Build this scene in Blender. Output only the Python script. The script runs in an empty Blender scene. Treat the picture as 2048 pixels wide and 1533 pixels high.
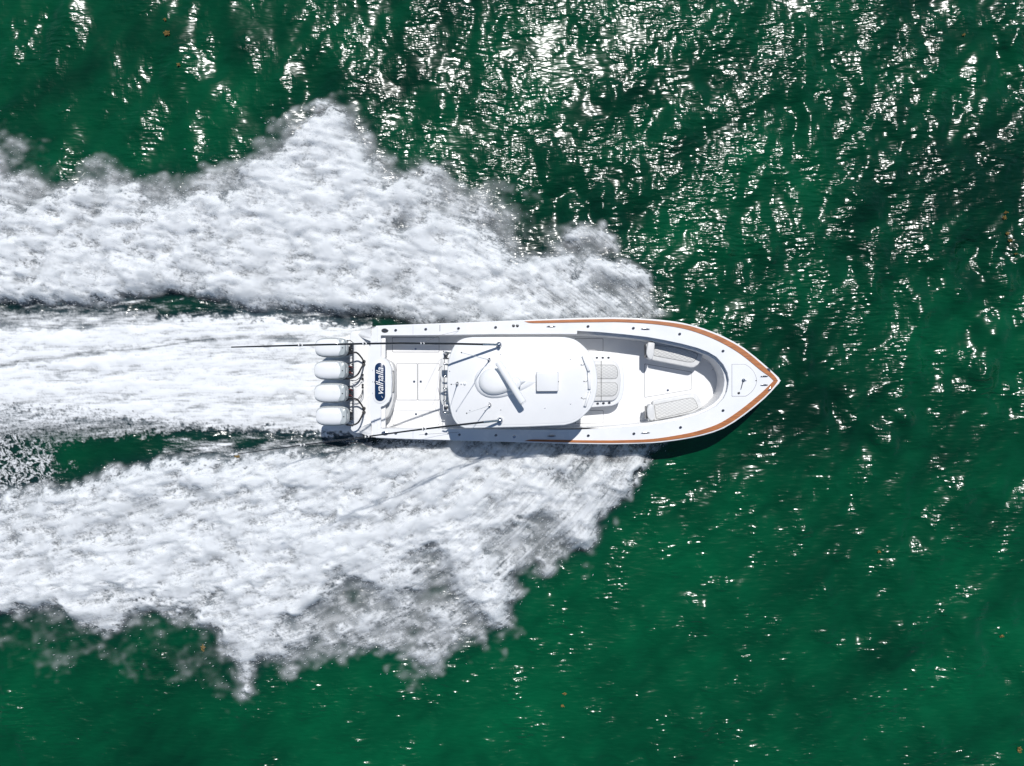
import bpy, bmesh, math, random
import numpy as np
from mathutils import Vector, Matrix
from mathutils.geometry import tessellate_polygon

random.seed(4)
S = bpy.context.scene
COL = S.collection
# ------------------------------------------------------------------ camera, light, exposure
H = 28.0                                   # drone height over the water, metres
K = 0.015 / 26.8
cam = bpy.data.cameras.new('camera'); co = bpy.data.objects.new('camera', cam); COL.objects.link(co)
co.location = (0, 0, H); co.rotation_euler = (0, 0, 0)
cam.sensor_fit = 'HORIZONTAL'; cam.angle = 2 * math.atan(1024 * K); cam.clip_end = 9000; cam.clip_start = 0.5
S.camera = co
SUNV = Vector((0.10, 0.46, 1.0)).normalized()
el = math.asin(SUNV.z); az = math.atan2(SUNV.x, SUNV.y)
w = bpy.data.worlds.new('World'); S.world = w; w.use_nodes = True
nt = w.node_tree; bg = nt.nodes['Background']
sky = nt.nodes.new('ShaderNodeTexSky'); sky.sky_type = 'NISHITA'; sky.sun_disc = False
sky.sun_elevation = el; sky.sun_rotation = az; sky.air_density = 1.0; sky.dust_density = 0.0; sky.ozone_density = 2.2
nt.links.new(sky.outputs[0], bg.inputs[0]); bg.inputs[1].default_value = 0.075
sl = bpy.data.lights.new('sun', 'SUN'); sl.energy = 4.0; sl.angle = math.radians(0.53); sl.color = (1.0, 0.975, 0.945)
so = bpy.data.objects.new('sun', sl); COL.objects.link(so)
so.rotation_euler = SUNV.to_track_quat('Z', 'Y').to_euler(); so.location = (5, 20, 50)
S.view_settings.view_transform = 'Standard'; S.view_settings.look = 'None'
S.view_settings.exposure = 0.0; S.view_settings.gamma = 1.0; S.view_settings.use_curve_mapping = False

def P(px, py, z=0.0):                      # measured photo position -> metres at height z
    s = K * (H - z)
    return Vector(((px - 1024) * s, (766.5 - py) * s, z))

# ------------------------------------------------------------------ materials
def mat(name, color, rough=0.4, metal=0.0, ior=1.45, coat=0.0):
    m = bpy.data.materials.new(name); m.use_nodes = True
    b = m.node_tree.nodes['Principled BSDF']
    b.inputs['Base Color'].default_value = (*color, 1); b.inputs['Roughness'].default_value = rough
    b.inputs['Metallic'].default_value = metal; b.inputs['IOR'].default_value = ior
    b.inputs['Coat Weight'].default_value = coat
    return m

def wear(m, c1, c2, scale=3.0, bump=0.0, bscale=200.0, stretch=(1, 1, 1), rough=None):
    """noise driven variation of colour, fine relief"""
    nt = m.node_tree; b = nt.nodes['Principled BSDF']
    tc = nt.nodes.new('ShaderNodeTexCoord'); mp = nt.nodes.new('ShaderNodeMapping')
    mp.inputs['Scale'].default_value = stretch
    nt.links.new(tc.outputs['Object'], mp.inputs[0])
    n = nt.nodes.new('ShaderNodeTexNoise'); n.inputs['Scale'].default_value = scale
    n.inputs['Detail'].default_value = 6; n.inputs['Roughness'].default_value = 0.6
    nt.links.new(mp.outputs[0], n.inputs['Vector'])
    r = nt.nodes.new('ShaderNodeValToRGB')
    r.color_ramp.elements[0].position = 0.3; r.color_ramp.elements[1].position = 0.7
    r.color_ramp.elements[0].color = (*c1, 1); r.color_ramp.elements[1].color = (*c2, 1)
    nt.links.new(n.outputs['Fac'], r.inputs[0]); nt.links.new(r.outputs[0], b.inputs['Base Color'])
    if rough:
        mr = nt.nodes.new('ShaderNodeMapRange'); mr.inputs['To Min'].default_value = rough[0]; mr.inputs['To Max'].default_value = rough[1]
        nt.links.new(n.outputs['Fac'], mr.inputs[0]); nt.links.new(mr.outputs[0], b.inputs['Roughness'])
    if bump:
        n2 = nt.nodes.new('ShaderNodeTexNoise'); n2.inputs['Scale'].default_value = bscale; n2.inputs['Detail'].default_value = 3
        nt.links.new(tc.outputs['Object'], n2.inputs['Vector'])
        bp = nt.nodes.new('ShaderNodeBump'); bp.inputs['Strength'].default_value = bump; bp.inputs['Distance'].default_value = 0.003
        nt.links.new(n2.outputs['Fac'], bp.inputs['Height']); nt.links.new(bp.outputs[0], b.inputs['Normal'])
    return m

GEL = wear(mat('white_gelcoat', (.8, .8, .8), .25, coat=.2), (.74, .755, .77), (.80, .805, .81), 1.6, rough=(.18, .34))
TOPM = wear(mat('hardtop_gelcoat', (.8, .8, .8), .35), (.72, .73, .735), (.77, .775, .78), 1.1, .15, 90, rough=(.3, .45))
FLOOR = wear(mat('nonskid_deck', (.8, .8, .8), .6), (.74, .74, .74), (.80, .80, .795), 2.2, .5, 130)
LINER = wear(mat('liner_gelcoat', (.8, .8, .8), .35), (.70, .705, .71), (.77, .77, .77), 2.0)
GASK = mat('gasket_grey', (.22, .22, .23), .7)
SEAM = mat('dark_seam', (.05, .05, .055), .6)
VINYL = wear(mat('vinyl_upholstery', (.7, .7, .68), .45), (.60, .605, .60), (.68, .68, .67), 9.0, .3, 60)
PIPING = mat('seat_piping', (.12, .12, .12), .5)
CHROME = wear(mat('polished_steel', (.6, .6, .62), .15, metal=1.0), (.40, .42, .44), (.7, .7, .72), 14)
DARKC = wear(mat('dark_metal', (.05, .05, .06), .3, metal=.5), (.02, .022, .028), (.09, .095, .1), 20)
CARBON = mat('carbon_pole', (.012, .014, .02), .25, coat=.5)
RUBBER = mat('black_rubber', (.014, .014, .017), .42)
NAVY = wear(mat('navy_print', (.01, .03, .1), .2, coat=.4), (.005, .022, .070), (.008, .032, .095), 8)
WHITEP = mat('white_plastic', (.8, .8, .8), .35)
COWL = wear(mat('engine_white', (.75, .77, .78), .22, coat=.5), (.74, .755, .765), (.80, .81, .815), 3)
COWLG = wear(mat('engine_pale_grey', (.5, .55, .56), .3), (.34, .38, .39), (.43, .47, .48), 4)
GLASSD = mat('dark_acrylic', (.02, .03, .04), .08)
RED = mat('red_fitting', (.25, .03, .03), .4)

def teak():
    m = bpy.data.materials.new('varnished_teak'); m.use_nodes = True
    nt = m.node_tree; b = nt.nodes['Principled BSDF']
    tc = nt.nodes.new('ShaderNodeTexCoord'); mp = nt.nodes.new('ShaderNodeMapping'); mp.inputs['Scale'].default_value = (2.2, 26, 8)
    n = nt.nodes.new('ShaderNodeTexNoise'); n.inputs['Scale'].default_value = 1.6; n.inputs['Detail'].default_value = 9
    r = nt.nodes.new('ShaderNodeValToRGB')
    r.color_ramp.elements[0].position = .3; r.color_ramp.elements[0].color = (.25, .075, .018, 1)
    r.color_ramp.elements[1].position = .72; r.color_ramp.elements[1].color = (.50, .17, .040, 1)
    nt.links.new(tc.outputs['Object'], mp.inputs[0]); nt.links.new(mp.outputs[0], n.inputs['Vector'])
    nt.links.new(n.outputs['Fac'], r.inputs[0]); nt.links.new(r.outputs[0], b.inputs['Base Color'])
    b.inputs['Roughness'].default_value = .4; b.inputs['Coat Weight'].default_value = .25; b.inputs['Coat Roughness'].default_value = .08
    return m
TEAK = teak()

def quilt():
    m = bpy.data.materials.new('quilted_vinyl'); m.use_nodes = True
    nt = m.node_tree; b = nt.nodes['Principled BSDF']; L = nt.links.new
    tc = nt.nodes.new('ShaderNodeTexCoord'); sp = nt.nodes.new('ShaderNodeSeparateXYZ'); L(tc.outputs['Object'], sp.inputs[0])
    def M(op, a, bb=None):
        q = nt.nodes.new('ShaderNodeMath'); q.operation = op
        for i, v in enumerate((a, bb)):
            if v is None: continue
            if isinstance(v, (int, float)): q.inputs[i].default_value = v
            else: L(v, q.inputs[i])
        return q.outputs[0]
    x = M('MULTIPLY', sp.outputs[0], 6.5); y = M('MULTIPLY', sp.outputs[1], 11.0)
    a = M('ABSOLUTE', M('SINE', M('MULTIPLY', M('ADD', x, y), math.pi / 1)))
    c = M('ABSOLUTE', M('SINE', M('MULTIPLY', M('SUBTRACT', x, y), math.pi / 1)))
    h = M('POWER', M('MINIMUM', a, c), .45)
    r = nt.nodes.new('ShaderNodeValToRGB')
    r.color_ramp.elements[0].position = .25; r.color_ramp.elements[0].color = (.45, .45, .44, 1)
    r.color_ramp.elements[1].position = .6; r.color_ramp.elements[1].color = (.60, .60, .585, 1)
    L(h, r.inputs[0]); L(r.outputs[0], b.inputs['Base Color'])
    bp = nt.nodes.new('ShaderNodeBump'); bp.inputs['Strength'].default_value = .8; bp.inputs['Distance'].default_value = .01
    L(h, bp.inputs['Height']); L(bp.outputs[0], b.inputs['Normal']); b.inputs['Roughness'].default_value = .5
    return m
QUILT = quilt()

# ------------------------------------------------------------------ object helpers
def link(name, me, m=None, parent=None, smooth=True):
    if m is not None: me.materials.append(m)
    if smooth:
        me.shade_smooth() if hasattr(me, 'shade_smooth') else None
    o = bpy.data.objects.new(name, me); COL.objects.link(o)
    if parent is not None: o.parent = parent
    return o

def mesh(name, verts, faces):
    me = bpy.data.meshes.new(name); me.from_pydata([tuple(v) for v in verts], [], faces); me.update(); return me

def sharp(me, ang=35):
    try: me.set_sharp_from_angle(angle=math.radians(ang))
    except Exception: pass

def empty(name, loc=(0, 0, 0), parent=None):
    o = bpy.data.objects.new(name, None); COL.objects.link(o); o.location = loc; o.parent = parent
    o.empty_display_size = .2; return o

def rounded(pts, r=3.0, n=4):
    """round the corners of a pixel polygon"""
    out = []; N = len(pts)
    for i in range(N):
        p0 = Vector(pts[i - 1]); p = Vector(pts[i]); p1 = Vector(pts[(i + 1) % N])
        a = p0 - p; b = p1 - p; rr = min(r, a.length * .48, b.length * .48)
        A = p + a.normalized() * rr; B = p + b.normalized() * rr
        for k in range(n + 1):
            t = k / n; out.append(tuple((A * (1 - t) + p * t) * (1 - t) + (p * (1 - t) + B * t) * t))
    return out

def spline(pts, n=6, closed=False):
    P_ = [Vector(p) for p in pts]; out = []; N = len(P_)
    for i in range(N if closed else N - 1):
        if closed: a, b, c, d = P_[i - 1], P_[i], P_[(i + 1) % N], P_[(i + 2) % N]
        else: a, b, c, d = P_[max(i - 1, 0)], P_[i], P_[i + 1], P_[min(i + 2, N - 1)]
        for k in range(n):
            t = k / n
            out.append(0.5 * ((2 * b) + (-a + c) * t + (2 * a - 5 * b + 4 * c - d) * t * t + (-a + 3 * b - 3 * c + d) * t ** 3))
    if not closed: out.append(P_[-1])
    return [tuple(v) for v in out]

def plate(name, loop, ztop, thick, m, parent, holes=(), bevel=0.0, seg=2):
    """slab with its outline measured in photo pixels; ztop a number or function of (px, py)"""
    zt = ztop if callable(ztop) else (lambda x, y: ztop)
    loops = [list(loop)] + [list(h) for h in holes]
    top = [[P(x, y, zt(x, y)) for x, y in l] for l in loops]
    flat = [v for l in top for v in l]; n = len(flat)
    tris = tessellate_polygon([[Vector((v.x, v.y, 0)) for v in l] for l in top])
    verts = flat + [Vector((v.x, v.y, v.z - thick)) for v in flat]
    faces = []
    for t in tris:
        a, b, c = (flat[i] for i in t)
        up = (b - a).cross(c - a).z > 0
        t = tuple(t) if up else tuple(reversed(t))
        faces.append(t); faces.append(tuple(i + n for i in reversed(t)))
    s = 0
    for l in loops:
        N = len(l)
        for i in range(N):
            a, b = s + i, s + (i + 1) % N; faces.append((a, b, b + n, a + n))
        s += N
    me = mesh(name, verts, faces)
    bm = bmesh.new(); bm.from_mesh(me)
    if len(loops) == 1 and not callable(ztop):
        bmesh.ops.dissolve_limit(bm, angle_limit=.001, verts=bm.verts, edges=bm.edges)
    bmesh.ops.recalc_face_normals(bm, faces=bm.faces)
    if bevel:
        ed = [e for e in bm.edges if len(e.link_faces) == 2 and e.calc_face_angle(0) > .7 and
              abs(e.verts[0].co.z - e.verts[1].co.z) < thick * .5]
        bmesh.ops.bevel(bm, geom=ed, offset=bevel, segments=seg, profile=.5, affect='EDGES', clamp_overlap=True)
    bm.to_mesh(me); bm.free()
    o = link(name, me, m, parent); sharp(me); return o

def tube(name, pts, rad, m, parent, n=8):
    """pts in metres; rad number or list"""
    pts = [Vector(p) for p in pts]; N = len(pts); V = []; F = []
    R = rad if isinstance(rad, (list, tuple)) else [rad] * N
    for i, p in enumerate(pts):
        t = (pts[min(i + 1, N - 1)] - pts[max(i - 1, 0)]).normalized()
        u = t.cross(Vector((0, 0, 1)));
        if u.length < .05: u = t.cross(Vector((1, 0, 0)))
        u.normalize(); v = t.cross(u)
        for k in range(n):
            a = 2 * math.pi * k / n; V.append(p + (u * math.cos(a) + v * math.sin(a)) * R[i])
    for i in range(N - 1):
        for k in range(n):
            a = i * n + k; b = i * n + (k + 1) % n; F.append((a, b, b + n, a + n))
    F.append(tuple(range(n))[::-1]); F.append(tuple(range((N - 1) * n, N * n)))
    me = mesh(name, V, F); bm = bmesh.new(); bm.from_mesh(me); bmesh.ops.recalc_face_normals(bm, faces=bm.faces); bm.to_mesh(me); bm.free()
    o = link(name, me, m, parent); sharp(me, 50); return o

def rings(name, rs, m, parent, cap=True):
    """loft a list of equal-length vertex rings"""
    n = len(rs[0]); V = [v for r in rs for v in r]; F = []
    for i in range(len(rs) - 1):
        for k in range(n):
            a = i * n + k; b = i * n + (k + 1) % n; F.append((a, b, b + n, a + n))
    if cap: F.append(tuple(range(n))[::-1]); F.append(tuple(range((len(rs) - 1) * n, len(rs) * n)))
    me = mesh(name, V, F); bm = bmesh.new(); bm.from_mesh(me); bmesh.ops.recalc_face_normals(bm, faces=bm.faces); bm.to_mesh(me); bm.free()
    o = link(name, me, m, parent); sharp(me, 40); return o

def disc(name, c, prof, m, parent, n=16, sx=1.0, sy=1.0, rot=0.0):
    """lathe profile [(r, z), ...] at centre c (metres)"""
    rs = []
    for r, z in prof:
        rs.append([Vector((c[0] + math.cos(rot) * r * sx * math.cos(a) - math.sin(rot) * r * sy * math.sin(a),
                           c[1] + math.sin(rot) * r * sx * math.cos(a) + math.cos(rot) * r * sy * math.sin(a), c[2] + z))
                   for a in (2 * math.pi * k / n for k in range(n))])
    return rings(name, rs, m, parent)

def join_meshes(name, objs, parent):
    """several small primitives -> one mesh part"""
    bm = bmesh.new(); mats = []
    for o in objs:
        me = o.data.copy(); base = len(mats); 
        for mm in me.materials:
            if mm not in mats: mats.append(mm)
        idx = mats.index(me.materials[0]) if me.materials else 0
        for p in me.polygons: p.material_index = idx
        bm.from_mesh(me); bpy.data.meshes.remove(me)
    me = bpy.data.meshes.new(name); bm.to_mesh(me); bm.free()
    for mm in mats: me.materials.append(mm)
    for o in objs:
        d = o.data; bpy.data.objects.remove(o); bpy.data.meshes.remove(d)
    o = bpy.data.objects.new(name, me); COL.objects.link(o); o.parent = parent; return o

# ------------------------------------------------------------------ procedural fields (numpy)
STEP = 1.5; GX0, GX1, GY0, GY1 = -130, 2178, -110, 1644
gx = np.arange(GX0, GX1, STEP); gy = np.arange(GY0, GY1, STEP)
gx = gx[:1536].astype(np.float32); gy = gy[:1152].astype(np.float32)      # sizes that transform fast
NX, NY = len(gx), len(gy); XX, YY = np.meshgrid(gx, gy)
FX = np.fft.rfftfreq(NX, STEP)[None, :]; FY = np.fft.fftfreq(NY, STEP)[:, None]
from functools import lru_cache
@lru_cache(None)
def fnoise(lx, ly, beta, seed, ang=0.0, hi=None):
    """spectral fractal noise, std 1; lx, ly outer lengths in pixels; beta spectral slope"""
    rng = np.random.default_rng(seed); f = np.fft.rfft2(rng.standard_normal((NY, NX)))
    c, s = math.cos(ang), math.sin(ang); u = FX * c + FY * s; v = -FX * s + FY * c
    q = (u * lx) ** 2 + (v * ly) ** 2; filt = (1 + q) ** (-beta / 2)
    if hi: filt = filt * np.exp(-(u ** 2 + v ** 2) * hi * hi)
    f *= filt; f[0, 0] = 0; a = np.fft.irfft2(f, s=(NY, NX)).astype(np.float32); return a / a.std()
def band(lx, ly, ang, seed, bw=.45):
    """band-limited wave field with wave vector along ang (pixel axes)"""
    rng = np.random.default_rng(seed); f = np.fft.rfft2(rng.standard_normal((NY, NX)))
    c, s = math.cos(ang), math.sin(ang); u = FX * c + FY * s; v = -FX * s + FY * c
    k0 = 1 / lx; filt = np.exp(-((np.abs(u) - k0) / (bw * k0)) ** 2 - (v * ly) ** 2)
    a = np.fft.irfft2(f * filt, s=(NY, NX)).astype(np.float32); return a / a.std()
def blur(a, r):
    g = np.exp(-2 * (math.pi * r) ** 2 * FX ** 2) * np.exp(-2 * (math.pi * r) ** 2 * FY ** 2)
    return np.fft.irfft2(np.fft.rfft2(a) * g, s=(NY, NX)).astype(np.float32)
def sample(a, x, y):
    a = np.ascontiguousarray(a, dtype=np.float32).ravel()
    u = np.clip((x - GX0) * (1 / STEP), 0, NX - 1.001).astype(np.float32); v = np.clip((y - GY0) * (1 / STEP), 0, NY - 1.001).astype(np.float32)
    i = u.astype(np.int32); j = v.astype(np.int32); u -= i; v -= j; j *= NX; j += i
    p = a.take(j); q = a.take(j + 1); p += (q - p) * u
    r = a.take(j + NX); q = a.take(j + NX + 1); r += (q - r) * u
    return p + (r - p) * v
def lic(a, vx, vy, n=10, st=1.6):
    """smear a field along a flow direction"""
    acc = a.copy(); fl = a.ravel(); I = np.arange(NX, dtype=np.float32)[None, :] + .5; J = np.arange(NY, dtype=np.float32)[:, None] + .5
    ux = (np.asarray(vx, np.float32) * st / STEP); uy = (np.asarray(vy, np.float32) * st / STEP)
    for k in range(-n, n + 1):
        if k == 0: continue
        i = (I + ux * k).astype(np.int32) % NX; j = (J + uy * k).astype(np.int32) % NY
        acc += fl.take(j * NX + i)
    acc -= acc.mean(); return acc / acc.std()
def poly(pts):
    inside = np.zeros((NY, NX), bool); n = len(pts)
    for i in range(n):
        x1, y1 = pts[i]; x2, y2 = pts[(i + 1) % n]
        if y1 == y2: continue
        lo, hi = min(y1, y2), max(y1, y2); rows = (gy >= lo) & (gy < hi)
        xc = x1 + (gy[rows] - y1) * (x2 - x1) / (y2 - y1)
        inside[rows] ^= gx[None, :] < xc[:, None]
    return inside.astype(float)
def ell(cx, cy, rx, ry, ang=0.0):
    c, s = math.cos(ang), math.sin(ang); u = (XX - cx) * c + (YY - cy) * s; v = -(XX - cx) * s + (YY - cy) * c
    return np.exp(-(u / rx) ** 2 - (v / ry) ** 2)
def sstep(a, b, x):
    t = np.clip((x - a) / (b - a), 0, 1); return t * t * (3 - 2 * t)

# ---- outlines of the two sheets of spray and the wash, measured in the photograph
up_dense = [(-130, 420), (0, 409), (13, 390), (26, 417), (39, 432), (73, 414), (99, 406), (130, 393), (157, 380), (180, 349), (190, 357),
    (195, 396), (203, 435), (227, 406), (256, 380), (287, 380), (300, 409), (337, 401), (378, 409), (407, 396), (417, 370), (433, 401),
    (470, 398), (500, 372), (516, 354), (544, 330), (573, 312), (583, 294), (604, 265), (615, 250), (657, 236), (680, 226), (690, 247), (698, 268),
    (717, 286), (724, 304), (743, 323), (735, 362), (761, 383), (813, 372), (850, 350), (865, 360), (863, 390), (850, 424), (800, 440), (785, 478),
    (810, 480), (829, 453), (860, 437), (900, 450), (935, 440), (980, 462), (1000, 480), (1019, 500), (1030, 535), (1068, 522), (1098, 512), (1127, 525),
    (1145, 552), (1158, 535), (1170, 517), (1196, 519), (1225, 533), (1262, 528), (1272, 545), (1291, 551), (1299, 576), (1306, 605), (1322, 634), (1340, 650),
    (1200, 680), (1000, 672), (900, 650), (837, 640), (783, 626), (691, 621), (640, 618), (594, 612), (540, 606), (516, 608), (500, 620), (469, 624),
    (452, 600), (437, 592), (375, 580), (312, 583), (250, 599), (187, 602), (125, 608), (62, 608), (0, 595), (-130, 600)]
up_mist = [(735, 300), (790, 330), (860, 318), (905, 350), (930, 380), (985, 375), (1030, 395), (1060, 440), (1080, 470), (1110, 455), (1150, 465), (1170, 446), (1188, 448), (1215, 464),
    (1231, 495), (1250, 506), (1272, 525), (1285, 545), (1260, 600), (1000, 620), (850, 560), (780, 480), (720, 380)]
lo_dense = [(-130, 1000), (0, 989), (60, 1000), (109, 983), (187, 964), (266, 942), (344, 924), (406, 917), (500, 911), (594, 908), (640, 917), (700, 905),
    (760, 890), (830, 880), (900, 860), (1320, 860), (1308, 888), (1281, 929), (1252, 967), (1240, 1000), (1232, 1014), (1205, 1030), (1196, 1050), (1188, 1073), (1164, 1091),
    (1145, 1070), (1130, 1030), (1090, 1010), (1050, 1020), (1010, 1050), (960, 1060), (945, 1090), (985, 1130), (1005, 1170), (1018, 1200), (1023, 1243), (990, 1235), (940, 1190), (905, 1120),
    (880, 1080), (850, 1100), (820, 1150), (760, 1165), (700, 1150), (650, 1190), (600, 1215), (560, 1240), (540, 1280), (520, 1310), (505, 1330), (490, 1330),
    (470, 1307), (440, 1258), (411, 1229), (352, 1214), (299, 1199), (264, 1223), (252, 1258), (217, 1252), (182, 1243), (153, 1220), (123, 1202), (38, 1208), (0, 1217), (-130, 1230)]
lo_mist = [(520, 1240), (540, 1300), (600, 1330), (700, 1275), (760, 1290), (850, 1340), (890, 1310), (900, 1262), (960, 1270), (1023, 1243),
    (1011, 1187), (1026, 1143), (1091, 1135), (1117, 1108), (1164, 1092), (1150, 1030), (900, 1000), (600, 1100)]
wash = [(-130, 628), (0, 627), (156, 617), (265, 621), (328, 631), (406, 632), (500, 641), (600, 638), (655, 646), (710, 651), (760, 655), (760, 872), (720, 868),
    (640, 870), (560, 864), (469, 861), (375, 861), (281, 870), (187, 877), (94, 880), (0, 872), (-130, 872)]

warp1 = fnoise(60, 40, 2.2, 11); warp2 = fnoise(60, 40, 2.2, 12); warp3 = fnoise(16, 12, 1.9, 13); warp4 = fnoise(16, 12, 1.9, 14)
def warped(a, amp1=7, amp2=5):
    return sample(a, XX + warp1 * amp1 + warp3 * amp2, YY + warp2 * amp1 + warp4 * amp2)

def soft(pts, r): return np.clip(blur(poly(pts), r), 0, 1)
# flow directions: thrown out and aft from the bow, then trailing aft
t_up = sstep(1250, 700, XX); ang = math.radians(38) * (1 - t_up) + math.radians(8) * t_up
upx, upy = np.cos(ang), np.sin(ang)
t_lo = sstep(1250, 500, XX); ang = -(math.radians(52) * (1 - t_lo) + math.radians(14) * t_lo)
lox, loy = np.cos(ang), np.sin(ang)
white = fnoise(5.0, 4.0, 2.0, 21); white2 = fnoise(5.0, 4.0, 2.0, 22); puff = fnoise(26, 20, 2.8, 23); puff2 = fnoise(60, 42, 2.9, 24)
crumb = fnoise(9, 7, 2.0, 25)
stU2 = lic(fnoise(7, 6, 1.8, 27), upx, upy, 7, 3.0); stL2 = lic(fnoise(7, 6, 1.8, 28), lox, loy, 8, 3.0)
stU = lic(white, upx, upy, 4, 2.0); stL = lic(white2, lox, loy, 4, 2.0)
nearU = sstep(950, 1200, XX); nearL = sstep(800, 1150, XX)
stU = stU * (1 - nearU) + lic(white, upx, upy, 11, 2.0) * nearU; stL = stL * (1 - nearL) + lic(white2, lox, loy, 12, 2.0) * nearL
def crests(seed, ox, oy, lv=(-.9, -.2, .5, 1.2), R_=15, lx=110, ly=70):
    B = warped(fnoise(lx, ly, 3.0, seed), 10, 5); c = 0
    for t in lv:
        m = sstep(t - .12, t + .12, B); bm_ = blur(m, R_); c = c + m * (1 - sample(bm_, XX + ox, YY + oy)) * 2
    return np.clip(c, 0, 1.6)
def lobe(pts, ox, oy, R_=20, e=3.5):
    m = warped(soft(pts, e), 5, 4); return m, np.clip(m * (1 - sample(blur(m, R_), XX + ox, YY + oy)) * 2, 0, 1.3)
stU2 = stU2 * nearU + lic(fnoise(8, 7, 2.0, 27), upx, upy + .25, 2, 2.5) * (1 - nearU); stL2 = stL2 * nearL + lic(fnoise(8, 7, 2.0, 28), lox, loy - .2, 2, 2.5) * (1 - nearL)
crU = .6 * crests(81, 8, -14) + .55 * crests(83, 6, -9, R_=9, lx=52, ly=34); crL = .6 * crests(82, 8, 14) + .55 * crests(84, 6, 9, R_=9, lx=52, ly=34)

def path(x, pts):
    return np.interp(x, [p[0] for p in pts], [p[1] for p in pts])
# port (upper) spray
near = sstep(900, 1250, XX)                                    # 0 aft, 1 near the bow
tauU = 3.3 * (.75 * warped(soft(up_dense, 5)) ** 1.6 + .25 * warped(soft(up_dense, 16), 14, 6) ** 1.8) * (1 - .62 * near)
tauU += .30 * warped(soft(up_mist, 14), 12, 6)
tauU += .45 * warped(soft([(170, 340), (210, 330), (330, 370), (420, 350), (500, 320), (600, 240), (690, 215), (760, 290), (760, 420), (100, 460)], 14), 12, 6) 
tauU += .75 * warped(ell(5, 360, 62, 52, .5), 12, 8) + .25 * warped(ell(80, 400, 90, 30), 12, 6)
for cx, cy, rx, ry, v, a in [(805, 455, 22, 16, .85, -.8), (1070, 490, 44, 26, .7, .3), (1190, 580, 50, 18, .7, .2), (1150, 612, 50, 12, .6, .3), (1000, 490, 24, 30, .5, 0), (1120, 545, 20, 12, .5, .3), (1200, 505, 30, 12, .6, .2), (1110, 480, 22, 30, -.8, .2),
        (1180, 470, 26, 22, -1.0, .3), (1205, 490, 40, 18, .4, 0), (1098, 545, 40, 14, -1.4, -.5), (1180, 535, 40, 12, -1.2, .2), (205, 425, 14, 36, .75, .3), (470, 610, 20, 14, .5, 0),
        (860, 360, 18, 30, -.5, .2), (640, 460, 120, 60, -.5, 0), (1235, 615, 50, 14, .3, .1), (1030, 520, 60, 16, .5, -.6), (620, 300, 30, 20, .3, .6)]:
    e = ell(cx, cy, rx, ry, a)
    tauU = tauU * (1 + (-v) * e) if v > 0 else tauU * (1 - v * e)
tauU *= (.20 + 1.15 * crU ** 1.3) * (1 - .70 * near)
for pts in ([(1150, 600), (1160, 535), (1170, 517), (1196, 519), (1225, 533), (1250, 528), (1272, 545), (1291, 551), (1306, 605), (1322, 640), (1160, 650)],
            [(1040, 650), (1075, 600), (1108, 576), (1150, 560), (1170, 558), (1184, 576), (1230, 608), (1262, 645)],
            [(960, 600), (1000, 566), (1039, 549), (1068, 525), (1098, 515), (1127, 525), (1141, 549), (1165, 585), (1185, 625), (1100, 660), (960, 650)],
            [(1130, 500), (1150, 470), (1170, 449), (1188, 451), (1215, 466), (1231, 498), (1200, 510)],
            [(830, 560), (840, 470), (875, 452), (905, 450), (940, 470), (985, 520), (1010, 560), (960, 600)],
            [(560, 420), (573, 312), (604, 265), (657, 236), (685, 232), (700, 275), (735, 325), (730, 400)]):
    m, cst = lobe(pts, 8, -12, 13); tauU += (.08 * m + 1.1 * cst) * (.7 if pts[0][0] == 1130 else 1)
nU = .37 * stU + .24 * stU2 + .22 * puff + .08 * crumb + .22 * puff2
trU = path(XX, [(-130, 604), (0, 612), (62, 618), (150, 622), (250, 614), (375, 600), (437, 610), (500, 628), (594, 626), (691, 635), (783, 642), (837, 650), (900, 657)])
twU = 1.35 * path(XX, [(0, 9), (300, 14), (375, 19), (440, 13), (500, 9), (600, 8), (700, 10), (800, 9), (880, 4)])
trough = 1 - .93 * np.exp(-((YY - trU + 3 * warp3) / twU) ** 2) * (XX < 905)
tauU *= trough
aU = 1 - np.exp(-np.maximum(tauU, 0) * np.exp(1.0 * nU - .25))
# starboard (lower) spray
near = sstep(700, 1200, XX)
tauL = 3.3 * (.75 * warped(soft(lo_dense, 5)) ** 1.6 + .25 * warped(soft(lo_dense, 16), 14, 6) ** 1.8) * (1 - .52 * near) * (1 - .35 * sstep(1060, 1260, YY) * sstep(200, 500, XX))
tauL += .75 * warped(soft(lo_mist, 16), 16, 7)
tauL += .45 * warped(ell(493, 1350, 10, 34), 6, 5)
tauL += .05 * warped(soft([(-100, 1190), (300, 1190), (480, 1290), (500, 1390), (420, 1400), (300, 1330), (60, 1340), (-100, 1290)], 16), 14, 8)
for cx, cy, rx, ry, v, a in [(1213, 918, 24, 16, .85, .1), (1158, 953, 16, 20, .75, -.6), (1060, 1035, 60, 22, .45, -.2), (945, 1050, 60, 22, .35, .3),
        (160, 1098, 16, 12, .85, .4), (190, 1105, 26, 12, .7, 0), (50, 1070, 34, 12, .8, -.5), (128, 1092, 12, 26, .7, .1), (410, 980, 26, 12, .7, .2), (470, 1100, 12, 18, .6, 0), (330, 1020, 10, 12, .75, 0),
        (1000, 940, 110, 30, -.9, .1), (1130, 1000, 26, 30, -.8, .6), (1170, 1070, 14, 24, -1.6, 0), (970, 1150, 14, 60, -1.2, -.3), (500, 1320, 12, 70, -1.5, 0), (880, 990, 90, 26, -.5, .3),
        (700, 1180, 160, 20, .5, 0), (10, 1010, 24, 14, .6, 0), (860, 1140, 30, 70, .4, -.2), (120, 1330, 26, 16, -1.5, .8), (250, 1330, 14, 34, -2.2, -.5), (295, 1350, 30, 12, -2.2, .2)]:
    e = ell(cx, cy, rx, ry, a)
    tauL = tauL * (1 - v * e) if v > 0 else tauL * (1 - v * e)
tauL *= (.20 + 1.15 * crL ** 1.3) * (1 - .30 * near)
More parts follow.
